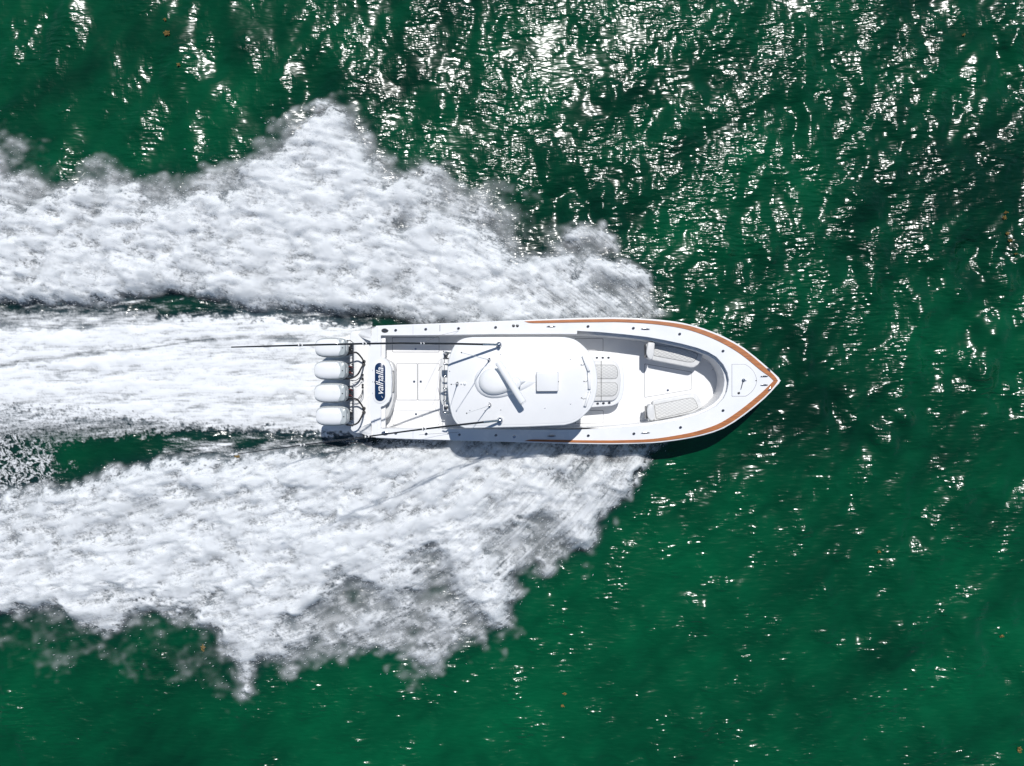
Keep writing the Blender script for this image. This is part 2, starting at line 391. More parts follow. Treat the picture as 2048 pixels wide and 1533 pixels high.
for pts in ([(1050, 960), (1130, 950), (1290, 880), (1308, 888), (1281, 929), (1252, 967), (1232, 1014), (1205, 1030), (1150, 1020), (1090, 1000)],
            [(1120, 1000), (1150, 1000), (1196, 1040), (1188, 1073), (1164, 1091), (1145, 1070)],
            [(820, 930), (1000, 930), (1110, 960), (1080, 1005), (1010, 1035), (950, 1050), (880, 1040)],
            [(900, 1060), (950, 1100), (1005, 1170), (1023, 1243), (985, 1232), (940, 1190), (905, 1120)],
            [(440, 1150), (560, 1150), (560, 1240), (515, 1285), (490, 1300), (455, 1260)], [(120, 1100), (300, 1100), (264, 1223), (240, 1256), (190, 1246), (150, 1215)]):
    m, cst = lobe(pts, 8, 13, 15); tauL += .10 * m + 1.0 * cst
nL = .37 * stL + .26 * stL2 + .22 * fnoise(26, 20, 2.8, 33) + .08 * fnoise(9, 7, 2.0, 34) + .22 * fnoise(70, 34, 2.9, 35)
trL = path(XX, [(-130, 930), (0, 930), (130, 925), (300, 905), (400, 892), (500, 888), (650, 893), (760, 884), (840, 880)])
twL = 1.3 * path(XX, [(0, 26), (130, 30), (260, 26), (350, 18), (500, 14), (650, 12), (760, 8), (840, 3)])
troughL = 1 - .93 * np.exp(-((YY - trL + 3 * warp3) / twL) ** 2) * (XX < 850)
tauL *= troughL
aL = 1 - np.exp(-np.maximum(tauL, 0) * np.exp(1.0 * nL - .25))
# propeller wash
longn = warped(fnoise(420, 20, 2.3, 41, math.radians(-2)), 5, 0); shortn = fnoise(110, 16, 2.3, 42, math.radians(-5)); lace = np.abs(fnoise(11, 8, 2.4, 43))
ones = np.ones_like(XX)
tauW = trough * troughL * 3.4 * warped(soft(wash, 4), 5, 4) ** 1.3
lane = path(XX, [(-130, 745), (0, 735), (60, 722), (130, 716), (200, 706), (300, 697), (400, 682), (470, 674), (560, 676), (660, 672), (760, 668)])
tauW *= 1 - .80 * np.exp(-((YY - lane) / (6 + 4 * np.sin(XX / 70.0))) ** 2) * sstep(690, 560, XX)
tauW *= 1 - .82 * sstep(676, 645, YY + 8 * warp1) * (.25 + .65 * sstep(600, 250, XX))
lowb = sstep(path(XX, [(-130, 800), (150, 812), (350, 838), (560, 862), (760, 880)]) - 6, path(XX, [(-130, 822), (150, 830), (350, 852), (560, 866), (760, 890)]), YY + 6 * warp3)
tauW *= 1 - .80 * lowb
tauW *= 1 - .45 * np.exp(-((YY - 718) / 12) ** 2 - ((XX - 580) / 70) ** 2)
stW = lic(fnoise(9, 7, 2.0, 45), ones, -.05 * ones, 7, 2.5)
nW = .40 * longn + .26 * shortn + .26 * stW + .26 * lic(white2, ones, -.04 * ones, 5, 2.0) + .08 * crumb - .25 * np.where(lowb > .3, (lace - .6) * 3.0, (lace - .6) * .5)
# lace foam left behind in the dark gaps on either side of the wash
gapf = warped(soft([(-130, 868), (60, 872), (110, 890), (100, 990), (60, 1000), (-130, 1010)], 16), 14, 6) * .8
gapf2 = warped(soft([(100, 876), (110, 985), (92, 985), (84, 920)], 7), 8, 5) * .5
gapf3 = warped(soft([(-130, 596), (0, 598), (150, 612), (420, 600), (520, 622), (700, 632), (820, 646), (760, 656), (500, 642), (156, 620), (-130, 630)], 4), 4, 3) * .16
gapf4 = warped(soft([(330, 872), (760, 872), (760, 890), (600, 905), (340, 925)], 6), 4, 3) * .16
lace2 = np.exp(-2.8 * np.abs(warped(fnoise(14, 11, 2.6, 44), 3, 1)))
aW = 1 - np.exp(-np.maximum(tauW, 0) * np.exp(1.0 * nW - .15) - gapf * 3 * lace2 ** 1.4 - gapf2 * 2 * lace2 - (.3 * gapf3 + .5 * gapf4) * np.exp(1.3 * shortn + .6 * stU))

def soften(a):                                                 # thin spray has no hard grain
    k_ = sstep(.15, .55, blur(a, 6)); return a * k_ + blur(a, 3.2) * (1 - k_)
aU = soften(aU); aL = soften(aL)
def hull_out(px):                                              # half of the hull is masked out of the spray
    return path(px, [(700, 664), (740, 656), (860, 651), (1045, 645), (1240, 641), (1303, 644), (1365, 652), (1447, 680), (1549, 752), (1561, 762)]), \
           path(px, [(700, 866), (740, 872), (860, 876), (1045, 880), (1240, 884), (1303, 882), (1365, 874), (1447, 852), (1549, 772), (1561, 762)])
hu, hl = hull_out(XX)
inhull = ((YY > hu + 8) & (YY < hl - 8) & (XX > 725) & (XX < 1560)).astype(float)
aU *= (YY < 766) * (1 - inhull); aL *= (YY > 766) * (1 - inhull); aW *= (1 - inhull) * (XX < 745)

zU = (.05 + .55 * sstep(0, .9, blur(aU, 16)) * (.6 + .4 * sstep(300, 900, XX)) + (.010 * puff + .05 * puff2) * blur(aU, 8) ** 2 + .13 * blur(crU * aU, 3.5))
zL = (.05 + .55 * sstep(0, .9, blur(aL, 16)) * (.6 + .4 * sstep(300, 900, XX)) + (.010 * fnoise(26, 20, 2.8, 33) + .05 * fnoise(70, 34, 2.9, 35)) * blur(aL, 8) ** 2 + .13 * blur(crL * aL, 3.5))
zW = .06 + .10 * blur(aW, 10) + blur(.011 * longn * aW + .006 * shortn * aW, 3)
zU = np.maximum(zU, .03); zL = np.maximum(zL, .03); zW = np.maximum(zW, .03)

# ------------------------------------------------------------------ water
WS = 4.0
def grow(lo, hi):
    a = [hi]; d = WS
    while a[-1] < 260000: d *= 1.22; a.append(a[-1] + d)
    b = [lo]; d = WS
    while b[-1] > -260000: d *= 1.22; b.append(b[-1] - d)
    return b[::-1][:-1], a[1:]
ax = np.arange(-128, 2176, WS); l, r = grow(ax[0], ax[-1]); wx = np.concatenate([l, ax, r])
ay = np.arange(-108, 1614, WS); l, r = grow(ay[0], ay[-1]); wy = np.concatenate([l, ay, r])
xr = sstep(500, 1300, XX)
sw1 = band(150, 240, math.radians(-12), 51) * (1 - xr) + band(170, 170, math.radians(26), 56) * xr
sw2 = band(95, 120, math.radians(8), 52) * (1 - xr) + band(90, 100, math.radians(-14), 57) * xr; sw3 = band(52, 60, math.radians(14), 53, .6)
sw4 = band(34, 30, math.radians(62), 54, .7); sw5 = band(24, 22, math.radians(-10), 55, .7)
swell = (.72 + .52 * sstep(800, 1500, XX) * sstep(1150, 650, YY) + .35 * sstep(800, 1500, XX) * sstep(650, 1150, YY)) * np.clip(1 + .38 * fnoise(170, 140, 3.0, 66), .35, 1.9)
sw6 = band(62, 90, math.radians(72), 58, .6) * sstep(900, 1300, XX) * sstep(1250, 700, YY)
swell = swell * (.006 * sw6 + .031 * sw1 + .022 * sw2 + .0085 * sw3 + .0035 * sw4 + .0015 * sw5)
calm = blur(np.clip(aU + aL + aW, 0, 1), 10)
swell = swell * (1 - .5 * np.clip(calm, 0, 1))
chop = .62 + .30 * fnoise(130, 110, 2.6, 61) + .22 * fnoise(45, 60, 2.4, 62)
chop += .22 * fnoise(100, 70, 2.6, 68) + .30 * ell(1450, 200, 650, 480) - .06 * ell(250, 150, 420, 420) - .10 * ell(700, 1400, 700, 300) - .06 * ell(1500, 1150, 600, 220)
chop += .22 * ell(1650, 480, 380, 260) + .15 * ell(1780, 280, 420, 330)
chop = np.clip(chop, .45, 1.6)
cov_ = np.clip(aU + aL + aW, 0, 1); churn = np.clip(.9 * blur(cov_, 26) + .7 * blur(cov_, 10), 0, 1)
murk = fnoise(420, 260, 2.6, 63, -.5) * .45 + fnoise(110, 60, 2.4, 64, -.6) * .18 + 1.0 * ell(950, 1420, 420, 200) + .5 * ell(1300, 1180, 260, 200) - .9 * ell(1300, 200, 900, 420) - .4 * ell(1900, 800, 300, 400) + .08 * fnoise(60, 26, 2.6, 67, -.7)
WXg, WYg = np.meshgrid(wx, wy)
cx = np.clip(WXg, -127, 2170); cy = np.clip(WYg, -107, 1612)
per = lambda v, lo, hi: lo + np.abs(((v - lo) % (2 * (hi - lo))) - 0)   # mirrored repeat beyond the measured area
def mirror(v, lo, hi):
    q = (v - lo) % (2 * (hi - lo)); return lo + np.where(q > hi - lo, 2 * (hi - lo) - q, q)
mx = mirror(WXg, -127, 2170); my = mirror(WYg, -107, 1612)
dist = np.hypot(np.maximum(np.abs(WXg - 1024) - 1100, 0), np.maximum(np.abs(WYg - 766) - 850, 0))
fade = np.exp(-dist / 900.0)
WZ = sample(swell, mx, my) * fade
inside = (dist < 1)
def grid_mesh(name, X, Y, Z, keep, attrs):
    ny, nx = X.shape; idx = np.full(X.shape, -1, np.int64)
    q = keep[:-1, :-1] | keep[1:, :-1] | keep[:-1, 1:] | keep[1:, 1:]
    used = np.zeros(X.shape, bool)
    used[:-1, :-1] |= q; used[1:, :-1] |= q; used[:-1, 1:] |= q; used[1:, 1:] |= q
    idx[used] = np.arange(used.sum())
    co_ = np.stack([X[used], Y[used], Z[used]], 1).astype(np.float32)
    j, i = np.nonzero(q)
    f = np.stack([idx[j, i], idx[j + 1, i], idx[j + 1, i + 1], idx[j, i + 1]], 1).astype(np.int32)
    me = bpy.data.meshes.new(name)
    me.vertices.add(len(co_)); me.vertices.foreach_set('co', co_.ravel())
    me.loops.add(f.size); me.loops.foreach_set('vertex_index', f.ravel())
    me.polygons.add(len(f)); me.polygons.foreach_set('loop_start', np.arange(0, f.size, 4, dtype=np.int32))
    me.update(calc_edges=True)
    for k, a in attrs.items():
        at = me.attributes.new(k, 'FLOAT', 'POINT'); at.data.foreach_set('value', a[used].astype(np.float32))
    return me
SC = K * H
me = grid_mesh('water', (WXg - 1024) * SC, (766.5 - WYg) * SC, WZ, np.ones_like(WXg, bool),
    {'chop': sample(chop, mx, my), 'churn': sample(churn, cx, cy) * inside, 'murk': sample(murk, mx, my)})

def water_mat():
    m = bpy.data.materials.new('green_sea_water'); m.use_nodes = True
    nt = m.node_tree; b = nt.nodes['Principled BSDF']; L = nt.links.new
    def attr(n):
        a = nt.nodes.new('ShaderNodeAttribute'); a.attribute_name = n; return a.outputs['Fac']
    def ramp(fac, stops):
        r = nt.nodes.new('ShaderNodeValToRGB'); e = r.color_ramp.elements
        e[0].position, e[0].color = stops[0][0], (*stops[0][1], 1); e[1].position, e[1].color = stops[1][0], (*stops[1][1], 1)
        for p, c in stops[2:]:
            q = e.new(p); q.color = (*c, 1)
        L(fac, r.inputs[0]); return r.outputs[0]
    mr = nt.nodes.new('ShaderNodeMapRange'); mr.inputs['From Min'].default_value = -1.6; mr.inputs['From Max'].default_value = 2.0; L(attr('murk'), mr.inputs[0])
    col = ramp(mr.outputs[0], [(0, (.0002, .020, .0095)), (1, (.0006, .088, .032))])
    mix = nt.nodes.new('ShaderNodeMix'); mix.data_type = 'RGBA'; cm = nt.nodes.new('ShaderNodeMath'); cm.operation = 'MULTIPLY'; cm.use_clamp = True; cm.inputs[1].default_value = 1.8; L(attr('churn'), cm.inputs[0]); L(cm.outputs[0], mix.inputs[0]); L(col, mix.inputs[6])
    L(ramp(attr('churn'), [(0, (.0015, .022, .017)), (.55, (.005, .021, .023)), (.9, (.055, .085, .105))]), mix.inputs[7])
    L(mix.outputs[2], b.inputs['Base Color'])
    b.inputs['Roughness'].default_value = .20; b.inputs['IOR'].default_value = 1.333
    tc = nt.nodes.new('ShaderNodeTexCoord')
    def nz(sx, sy, sc, det, rot, rg=.55):
        mp = nt.nodes.new('ShaderNodeMapping'); mp.inputs['Scale'].default_value = (sx, sy, 1); mp.inputs['Rotation'].default_value = (0, 0, rot)
        L(tc.outputs['Object'], mp.inputs[0]); n = nt.nodes.new('ShaderNodeTexNoise'); n.inputs['Scale'].default_value = sc
        n.inputs['Detail'].default_value = det; n.inputs['Roughness'].default_value = rg; L(mp.outputs[0], n.inputs['Vector']); return n.outputs['Fac']
    def MA(op, a, c=None, d=None):
        q = nt.nodes.new('ShaderNodeMath'); q.operation = op
        for i, v in enumerate((a, c, d)):
            if v is None: continue
            if isinstance(v, (int, float)): q.inputs[i].default_value = v
            else: L(v, q.inputs[i])
        return q.outputs[0]
    fine = nz(1, 3.0, 2.75, 1.3, -.12, .45); mid = nz(1, 1.3, 1.7, 1.0, .35)
    h = MA('ADD', MA('MULTIPLY', fine, .049), MA('MULTIPLY', mid, .030))
    h = MA('MULTIPLY', h, attr('chop'))
    bp = nt.nodes.new('ShaderNodeBump'); bp.inputs['Strength'].default_value = 1.0; bp.inputs['Distance'].default_value = 1.0
    L(h, bp.inputs['Height']); L(bp.outputs[0], b.inputs['Normal'])
    return m
o = link('water', me, water_mat()); o['kind'] = 'structure'; o['label'] = 'deep green choppy sea around the speeding boat'

# ------------------------------------------------------------------ spray and wash
def foam_mat(name, bumpd=.02, sx=1, sy=1, rot=0, alb=.80):
    m = bpy.data.materials.new(name); m.use_nodes = True
    nt = m.node_tree; L = nt.links.new; out = nt.nodes['Material Output']; b = nt.nodes['Principled BSDF']
    b.inputs['Base Color'].default_value = (alb, alb + .022, alb + .035, 1); b.inputs['Roughness'].default_value = .7; b.inputs['IOR'].default_value = 1.33
    tl = nt.nodes.new('ShaderNodeBsdfTranslucent'); tl.inputs[0].default_value = (.74, .77, .80, 1)
    mx = nt.nodes.new('ShaderNodeMixShader'); mx.inputs[0].default_value = .12; L(b.outputs[0], mx.inputs[1]); L(tl.outputs[0], mx.inputs[2])
    tr = nt.nodes.new('ShaderNodeBsdfTransparent'); m2 = nt.nodes.new('ShaderNodeMixShader')
    at = nt.nodes.new('ShaderNodeAttribute'); at.attribute_name = 'cover'
    L(at.outputs['Fac'], m2.inputs[0]); L(tr.outputs[0], m2.inputs[1]); L(mx.outputs[0], m2.inputs[2]); L(m2.outputs[0], out.inputs[0])
    tc = nt.nodes.new('ShaderNodeTexCoord'); mp = nt.nodes.new('ShaderNodeMapping'); mp.inputs['Scale'].default_value = (sx, sy, 1); mp.inputs['Rotation'].default_value = (0, 0, rot)
    n = nt.nodes.new('ShaderNodeTexNoise'); n.inputs['Scale'].default_value = 7; n.inputs['Detail'].default_value = 5
    L(tc.outputs['Object'], mp.inputs[0]); L(mp.outputs[0], n.inputs['Vector'])
    bp = nt.nodes.new('ShaderNodeBump'); bp.inputs['Strength'].default_value = 1; bp.inputs['Distance'].default_value = bumpd
    L(n.outputs['Fac'], bp.inputs['Height']); L(bp.outputs[0], b.inputs['Normal'])
    return m
SPX = (XX - 1024) * SC; SPY = (766.5 - YY) * SC
def spray(name, a, z, m, label):
    a = np.clip((a - .012) / .988, 0, 1); a = a * sstep(0, .12, a) ** .5; keep = a > .004
    base = sample(swell, XX, YY) * 0 + np.maximum(swell, 0)
    me = grid_mesh(name, SPX, SPY, z + base, keep, {'cover': np.clip(a, 0, 1)})
    o = link(name, me, m); o['kind'] = 'stuff'; o['label'] = label; o['category'] = 'spray'; return o
spray('bow_spray', aU, zU, foam_mat('spray_upper', .002, 1, 1), 'white bow spray thrown out along the port side of the boat, upper sheet')
spray('bow_spray', aL, zL, foam_mat('spray_lower', .002, 1, 1), 'white bow spray thrown out along the starboard side of the boat, lower sheet')
o = spray('propeller_wash', aW, zW, foam_mat('wash_foam', .002, 1, 2.6, 0, .86), 'smooth white foam trail churned up behind the four outboard engines'); o['category'] = 'foam'

def mist(name, name_, a, z, hgt, vx, vy, label, mm):
    m_ = blur(lic(fnoise(24, 18, 2.4, 91), vx, vy, 3, 4.0), 2)
    am = 1 - np.exp(-.40 * (1 - .45 * sstep(850, 1150, XX)) * blur(a, 11) ** 1.3 * np.exp(.9 * m_)); am = np.clip((am - .01) * sstep(.02, .25, blur(a, 11)) * (trough if name_ == 'port' else troughL), 0, .6)
    k = (slice(None, None, 2), slice(None, None, 2)); zz = (blur(z, 8) + hgt * sstep(.05, .8, blur(a, 12)))[k]
    me = grid_mesh(name, SPX[k], SPY[k], zz, (am > .004)[k] & (a[k] < 2) & ~((YY[k] > hu[k] - 3) & (YY[k] < hl[k] + 3) & (XX[k] > 690)) & (YY[k] != 0), {'cover': am[k]})
    o = link(name, me, mm); o['kind'] = 'stuff'; o['label'] = label; o['category'] = 'mist'
mist('spray_mist', 'port', aU, zU, .22, upx, upy, 'thin airborne mist hanging over the port sheet of spray', bpy.data.materials['spray_upper'])
mist('spray_mist', 'starboard', aL, zL, .22, lox, loy, 'thin airborne mist hanging over the starboard sheet of spray', bpy.data.materials['spray_lower'])

def droplets(name, a, z, n, seed, label, flow):
    rng = np.random.default_rng(seed)
    edge = np.clip(blur(a, 7) * (1 - a) * 2.2 + .12 * a, 0, 1) ** 1.5
    edge[(XX < -20) | (XX > 2070)] = 0
    p = edge.ravel() / edge.sum(); ids = rng.choice(p.size, n, p=p)
    jx = XX.ravel()[ids] + rng.uniform(-1, 1, n); jy = YY.ravel()[ids] + rng.uniform(-1, 1, n)
    x = (jx - 1024) * SC; y = (766.5 - jy) * SC; zz = z.ravel()[ids] + rng.exponential(.10, n) + .02
    ln = rng.uniform(.012, .05, n); r = rng.uniform(.003, .008, n)
    fx = flow[0].ravel()[ids]; fy = -flow[1].ravel()[ids]
    d = np.stack([fx, fy, rng.normal(0, .3, n)], 1); d /= np.linalg.norm(d, axis=1)[:, None]
    s = np.stack([-fy, fx, np.zeros(n)], 1); u = np.cross(d, s)
    c = np.stack([x, y, zz], 1)
    V = np.stack([c + d * ln[:, None], c - d * ln[:, None], c + s * r[:, None], c - s * r[:, None], c + u * r[:, None], c - u * r[:, None]], 1).reshape(-1, 3)
    T = np.array([[0, 2, 4], [0, 4, 3], [0, 3, 5], [0, 5, 2], [1, 4, 2], [1, 3, 4], [1, 5, 3], [1, 2, 5]])
    F = (np.arange(n)[:, None, None] * 6 + T[None]).reshape(-1, 3).astype(np.int32)
    me = bpy.data.meshes.new(name); me.vertices.add(len(V)); me.vertices.foreach_set('co', V.astype(np.float32).ravel())
    me.loops.add(F.size); me.loops.foreach_set('vertex_index', F.ravel()); me.polygons.add(len(F))
    me.polygons.foreach_set('loop_start', np.arange(0, F.size, 3, dtype=np.int32)); me.update(calc_edges=True)
    o = link(name, me, DROP, smooth=True); o['kind'] = 'stuff'; o['label'] = label; o['category'] = 'droplets'
DROP = mat('water_droplet', (.85, .88, .9), .3, ior=1.33)
droplets('spray_droplets', aU, zU, 6000, 71, 'fine white droplets flying around the port sheet of spray', (upx, upy))
droplets('spray_droplets', aL, zL, 6500, 72, 'fine white droplets flying around the starboard sheet of spray', (lox, loy))

# ------------------------------------------------------------------ the boat
boat = empty('motor_boat', P(1150, 762, 0))
boat['label'] = 'long white centre console boat with teak rail, hardtop and four outboards speeding right'
boat['category'] = 'boat'
ORG = boat.location.copy()
def zg(x, y=0): return 1.26 + .38 * (x - 740) / 820      # straight sheer, rising to the bow
outer_up = [(752, 653), (800, 651), (860, 648.8), (953, 645.4), (1045, 641.5), (1138, 638), (1200, 636.6), (1240, 636.5), (1303.6, 639.5), (1335, 642.5), (1365, 647), (1406, 658), (1447, 674.3),
            (1488, 697.5), (1529, 731), (1549.7, 749.5), (1558, 757.5)]
outer_lo = [(1558, 766), (1549.7, 774.6), (1529, 796.4), (1488, 830.2), (1447, 856.5), (1406, 870.5), (1365, 878.8), (1335, 883), (1303.6, 886.3), (1240, 888.3), (1200, 888.3), (1138, 887.2), (1045, 884.4),
            (953, 881.6), (860, 879.4), (800, 877.5), (752, 875.5)]
stern_edge = [(746, 869), (741.5, 839), (740, 790), (739, 765), (739, 730), (741.5, 675), (745, 660)]
ou = spline(outer_up, 4); ol = spline(outer_lo, 4)
gun_loop = ou + [(1561.5, 761.7)] + ol + stern_edge

# hull sides: loft down from the sheer line, flared bow, planing attitude
def hull():
    rs = []; N = 40
    xs = [742 + (1560 - 742) * (i / N) ** .9 for i in range(N + 1)]
    V = []; F = []
    for x in xs:
        yu = np.interp(x, [p[0] for p in ou], [p[1] for p in ou]); yl = np.interp(x, [p[0] for p in ol[::-1]], [p[1] for p in ol[::-1]])
        a = P(x, yu, zg(x)); b = P(x, yl, zg(x)); c = (a.y + b.y) / 2; hb = (a.y - b.y) / 2 - .012
        t = (x - 742) / 818; fl = 1 - .10 - .45 * max(0, (t - .45) / .55) ** 1.2; keel = -.35 + .25 * t + 1.5 * max(0, (t - .86) / .14) ** 2
        zs = zg(x) - .02; ch = .12 + .55 * max(0, (t - .55) / .45) ** 2
        X = a.x - .004
        row = [(hb, zs), (hb * (1 - (1 - fl) * .35), zs * .6 + ch * .4), (hb * fl, ch), (hb * .5 * fl, (ch + keel) / 2 - .05), (0, min(keel, zs - .05)),
               (-hb * .5 * fl, (ch + keel) / 2 - .05), (-hb * fl, ch), (-hb * (1 - (1 - fl) * .35), zs * .6 + ch * .4), (-hb, zs)]
        V += [(X - .9 * max(0, t - .5) * (zs - z) * .8, c + h, z) for h, z in row]
    n = 9
    for i in range(N):
        for k in range(n - 1):
            a = i * n + k; F.append((a, a + 1, a + 1 + n, a + n))
    F.append(tuple(range(n)))
    me = mesh('hull', V, F); bm = bmesh.new(); bm.from_mesh(me); bmesh.ops.recalc_face_normals(bm, faces=bm.faces); bm.to_mesh(me); bm.free()
    o = link('hull', me, GEL, None); sharp(me, 40); return o
PARTS = []
def part(o): PARTS.append(o); return o
part(hull())

# cockpit opening
open_up = [(765, 671), (860, 670.5), (1000, 668.6), (1110, 668.2), (1154, 668.5), (1154.5, 662), (1200, 664.5), (1250, 669), (1293, 674), (1330, 680.5), (1365, 688), (1395, 696), (1416, 704), (1433, 714), (1447, 729.5), (1455, 745), (1458, 760)]
open_lo = [(1457, 770), (1454, 784), (1447, 798), (1433, 812), (1416, 822), (1395, 830.5), (1365, 839), (1330, 845.5), (1293, 851), (1250, 855), (1200, 858), (1154, 859.5), (1000, 859.5), (860, 858.5), (765, 857.5)]
bulge = [(761.6, 857), (761.6, 814), (768, 812), (777, 804), (782.5, 791), (783.5, 763), (782.5, 738), (777, 724), (768, 716), (761.6, 714), (761.6, 671.5)]
opening = open_up + open_lo + bulge
gd = part(plate('gunwale_deck', gun_loop, zg, .05, GEL, None, holes=[opening], bevel=.010)); gd.data.shade_flat()

def inset(loop, d):
    """shrink a pixel loop towards its inside"""
    pts = [Vector(p) for p in loop]; N = len(pts)
    area = sum(pts[i].x * pts[(i + 1) % N].y - pts[(i + 1) % N].x * pts[i].y for i in range(N)); s = 1 if area > 0 else -1
    out = []
    for i in range(N):
        a = (pts[i] - pts[i - 1]); b = (pts[(i + 1) % N] - pts[i])
        if a.length < 1e-6: a = b
        if b.length < 1e-6: b = a
        na = Vector((-a.y, a.x)).normalized(); nb = Vector((-b.y, b.x)).normalized(); nn = (na + nb)
        if nn.length < .1: nn = na
        nn.normalize(); q = max(.5, nn.dot(na)); out.append(tuple(pts[i] + nn * s * d / q))
    return out
# bolster ledge just below the bow cockpit edge and a thin lip along the aft cockpit
ledge_out = [(x, y) for x, y in opening if x >= 1154.2]
ring_in = [(1154.5, 668.5), (1200, 671), (1250, 675.5), (1293, 680.5), (1330, 687), (1365, 694.5), (1395, 703), (1414, 710.5), (1430, 720.5), (1441, 733), (1447, 747), (1449, 761),
           (1448, 772), (1445, 784), (1438, 797), (1427, 808), (1412, 817.5), (1392, 826), (1365, 834), (1330, 841), (1293, 846.5), (1250, 851), (1200, 854.5), (1154.5, 856.5)]
ring_poly = ledge_out + list(reversed(ring_in))
part(plate('coaming_ledge', ring_poly, lambda x, y: zg(x) - .19, .04, LINER, None, bevel=.006))
inner_full = open_up[:5] + ring_in[1:-1] + [(1154, 857)] + open_lo[12:] + bulge
def wall(name, loop, zt, zb, m, closed=True):
    V = []; F = []; N = len(loop)
    for x, y in loop:
        t = P(x, y, zt(x)); V.append(t); V.append(Vector((t.x, t.y, zb)))
    for i in range(N if closed else N - 1):
        j = (i + 1) % N; F.append((2 * i, 2 * j, 2 * j + 1, 2 * i + 1))
    me = mesh(name, V, F); o = link(name, me, m); sharp(me); return o
FZ = .38
part(wall('cockpit_liner', inner_full, lambda x: zg(x) - (.21 if x > 1154 else .045), FZ, LINER))
part(wall('coaming_wall', ledge_out, lambda x: zg(x) - .045, 1.15, LINER, False))
part(plate('cockpit_floor', inset(inner_full, -5), FZ, .06, FLOOR, None))
# livewell box inside the transom bulge and lower bolster
part(plate('transom_bolster', rounded([(762.5, 716), (784, 724), (789, 738), (790, 763), (789, 790), (785, 812), (776, 835), (762.5, 842)], 8), .95, .55, VINYL, None, bevel=.04))
# recessed inner ledges beside the bulge
part(plate('cockpit_shelf', [(762.5, 672.5), (771, 672.5), (771, 716), (762.5, 716)], 1.1, .05, LINER, None, bevel=.006))
part(plate('cockpit_shelf', [(762.5, 812.5), (771, 812.5), (771, 856), (762.5, 856)], 1.1, .05, LINER, None, bevel=.006))

# teak cover board
def toe(sgn):
    if sgn > 0:
        A = [(1049, 643.2), (1070, 642), (1138, 639.9), (1200, 638.7), (1240, 638.7), (1303.6, 641.6), (1365, 649.2), (1406, 660.4), (1447, 676.8), (1488, 700.2), (1529, 733.8), (1548, 751), (1556, 761.7)]
        B = [(1056, 645.4), (1072, 646.6), (1138, 645.4), (1200, 644.6), (1240, 644.6), (1303.6, 648), (1362, 656.4), (1402, 668), (1442, 685), (1482, 708.8), (1521, 740.5), (1538, 752.5), (1547.5, 761.7)]
    else:
        A = [(1049, 882.4), (1070, 883.3), (1138, 885.3), (1200, 886.2), (1240, 886.1), (1303.6, 884.2), (1365, 876.8), (1406, 868.2), (1447, 854), (1488, 827.6), (1529, 793.6), (1548, 773.2), (1556, 761.9)]
        B = [(1056, 880.6), (1072, 879.6), (1138, 880.7), (1200, 881.2), (1240, 880.9), (1303.6, 878.4), (1362, 869.8), (1402, 860.6), (1442, 845.6), (1482, 819.4), (1521, 787.6), (1538, 771.6), (1547.5, 761.9)]
    a = spline(A, 4); b = spline(B, 4)
    return part(plate('teak_rail', a + b[::-1], lambda x, y: zg(x) + .022, .036, TEAK, None))
toe(1); toe(-1)
# rub rail round the sheer
for lp in (ou, ol):
    part(tube('rub_rail', [P(x, y, zg(x) - .035) for x, y in lp[::2] + ([lp[-1]] if len(lp) % 2 == 0 else [])], .014, GEL, None, 8))

# seams across the aft gunwale
def seam(a, b, z, wd=.006, m=GASK, nm='deck_seam', zz=.003):
    A = P(*a, z(a[0]) if callable(z) else z); B = P(*b, z(b[0]) if callable(z) else z); d = (B - A); s = Vector((-d.y, d.x, 0)).normalized() * wd / 2
    up = Vector((0, 0, zz))
    V = [A + s, A - s, B - s, B + s]; V = [v + up for v in V] + [v - Vector((0, 0, .003)) for v in V]
    return mesh_obj(nm, V, [(0, 1, 2, 3), (7, 6, 5, 4), (0, 4, 5, 1), (1, 5, 6, 2), (2, 6, 7, 3), (3, 7, 4, 0)], m)
def mesh_obj(nm, V, F, m):
    me = mesh(nm, V, F); bm = bmesh.new(); bm.from_mesh(me); bmesh.ops.recalc_face_normals(bm, faces=bm.faces); bm.to_mesh(me); bm.free()
    return link(nm, me, m, None, smooth=False)
part(seam((826, 651.5), (826, 670), zg)); part(seam((879.8, 650.5), (879.8, 663), zg, .014, SEAM)); part(seam((826, 859), (826, 877), zg)); 

# floor hatches: grey gasket, white lid, latch
def hatch(pts, z, latch=(), r=2.0, th=.008, lid_m=FLOOR, g=.8, nm='floor_hatch', wgt=GASK):
    root = plate(nm, rounded(pts, r), z + .004, .004, wgt, None)
    lid = plate('hatch_lid', rounded(inset(pts, g), r), z + .004 + th, th, lid_m, root, bevel=.002, seg=1)
    for lx, ly in latch:
        c = P(lx, ly, z + .012)
        disc('latch', c, [(.036, 0), (.036, .006), (.028, .009), (.026, .004), (.0, .003)], CHROME, root, 16)
    part(root); return root
hatch([(793, 727), (835, 727), (835, 801), (793, 801)], FZ, [(828.3, 763.7)]); hatch([(835.4, 727), (879, 727), (879, 801), (835.4, 801)], FZ, [(841.6, 763.7)])
hatch([(784.5, 675), (878.5, 675), (878.5, 705), (784.5, 705)], FZ, [(831.4, 698.5)])
hatch([(785.4, 822), (878.5, 822), (878.5, 851), (785.4, 851)], FZ, [(832, 828.8)])
hatch([(1150, 677), (1206.5, 677.5), (1206.5, 702.6), (1150, 702.6)], FZ); hatch([(1150, 821), (1207, 821), (1207, 847), (1150, 848)], FZ)
hatch([(1288.8, 727.7), (1383, 744), (1383, 780), (1288.8, 795.8)], FZ, [(1335.6, 781)])
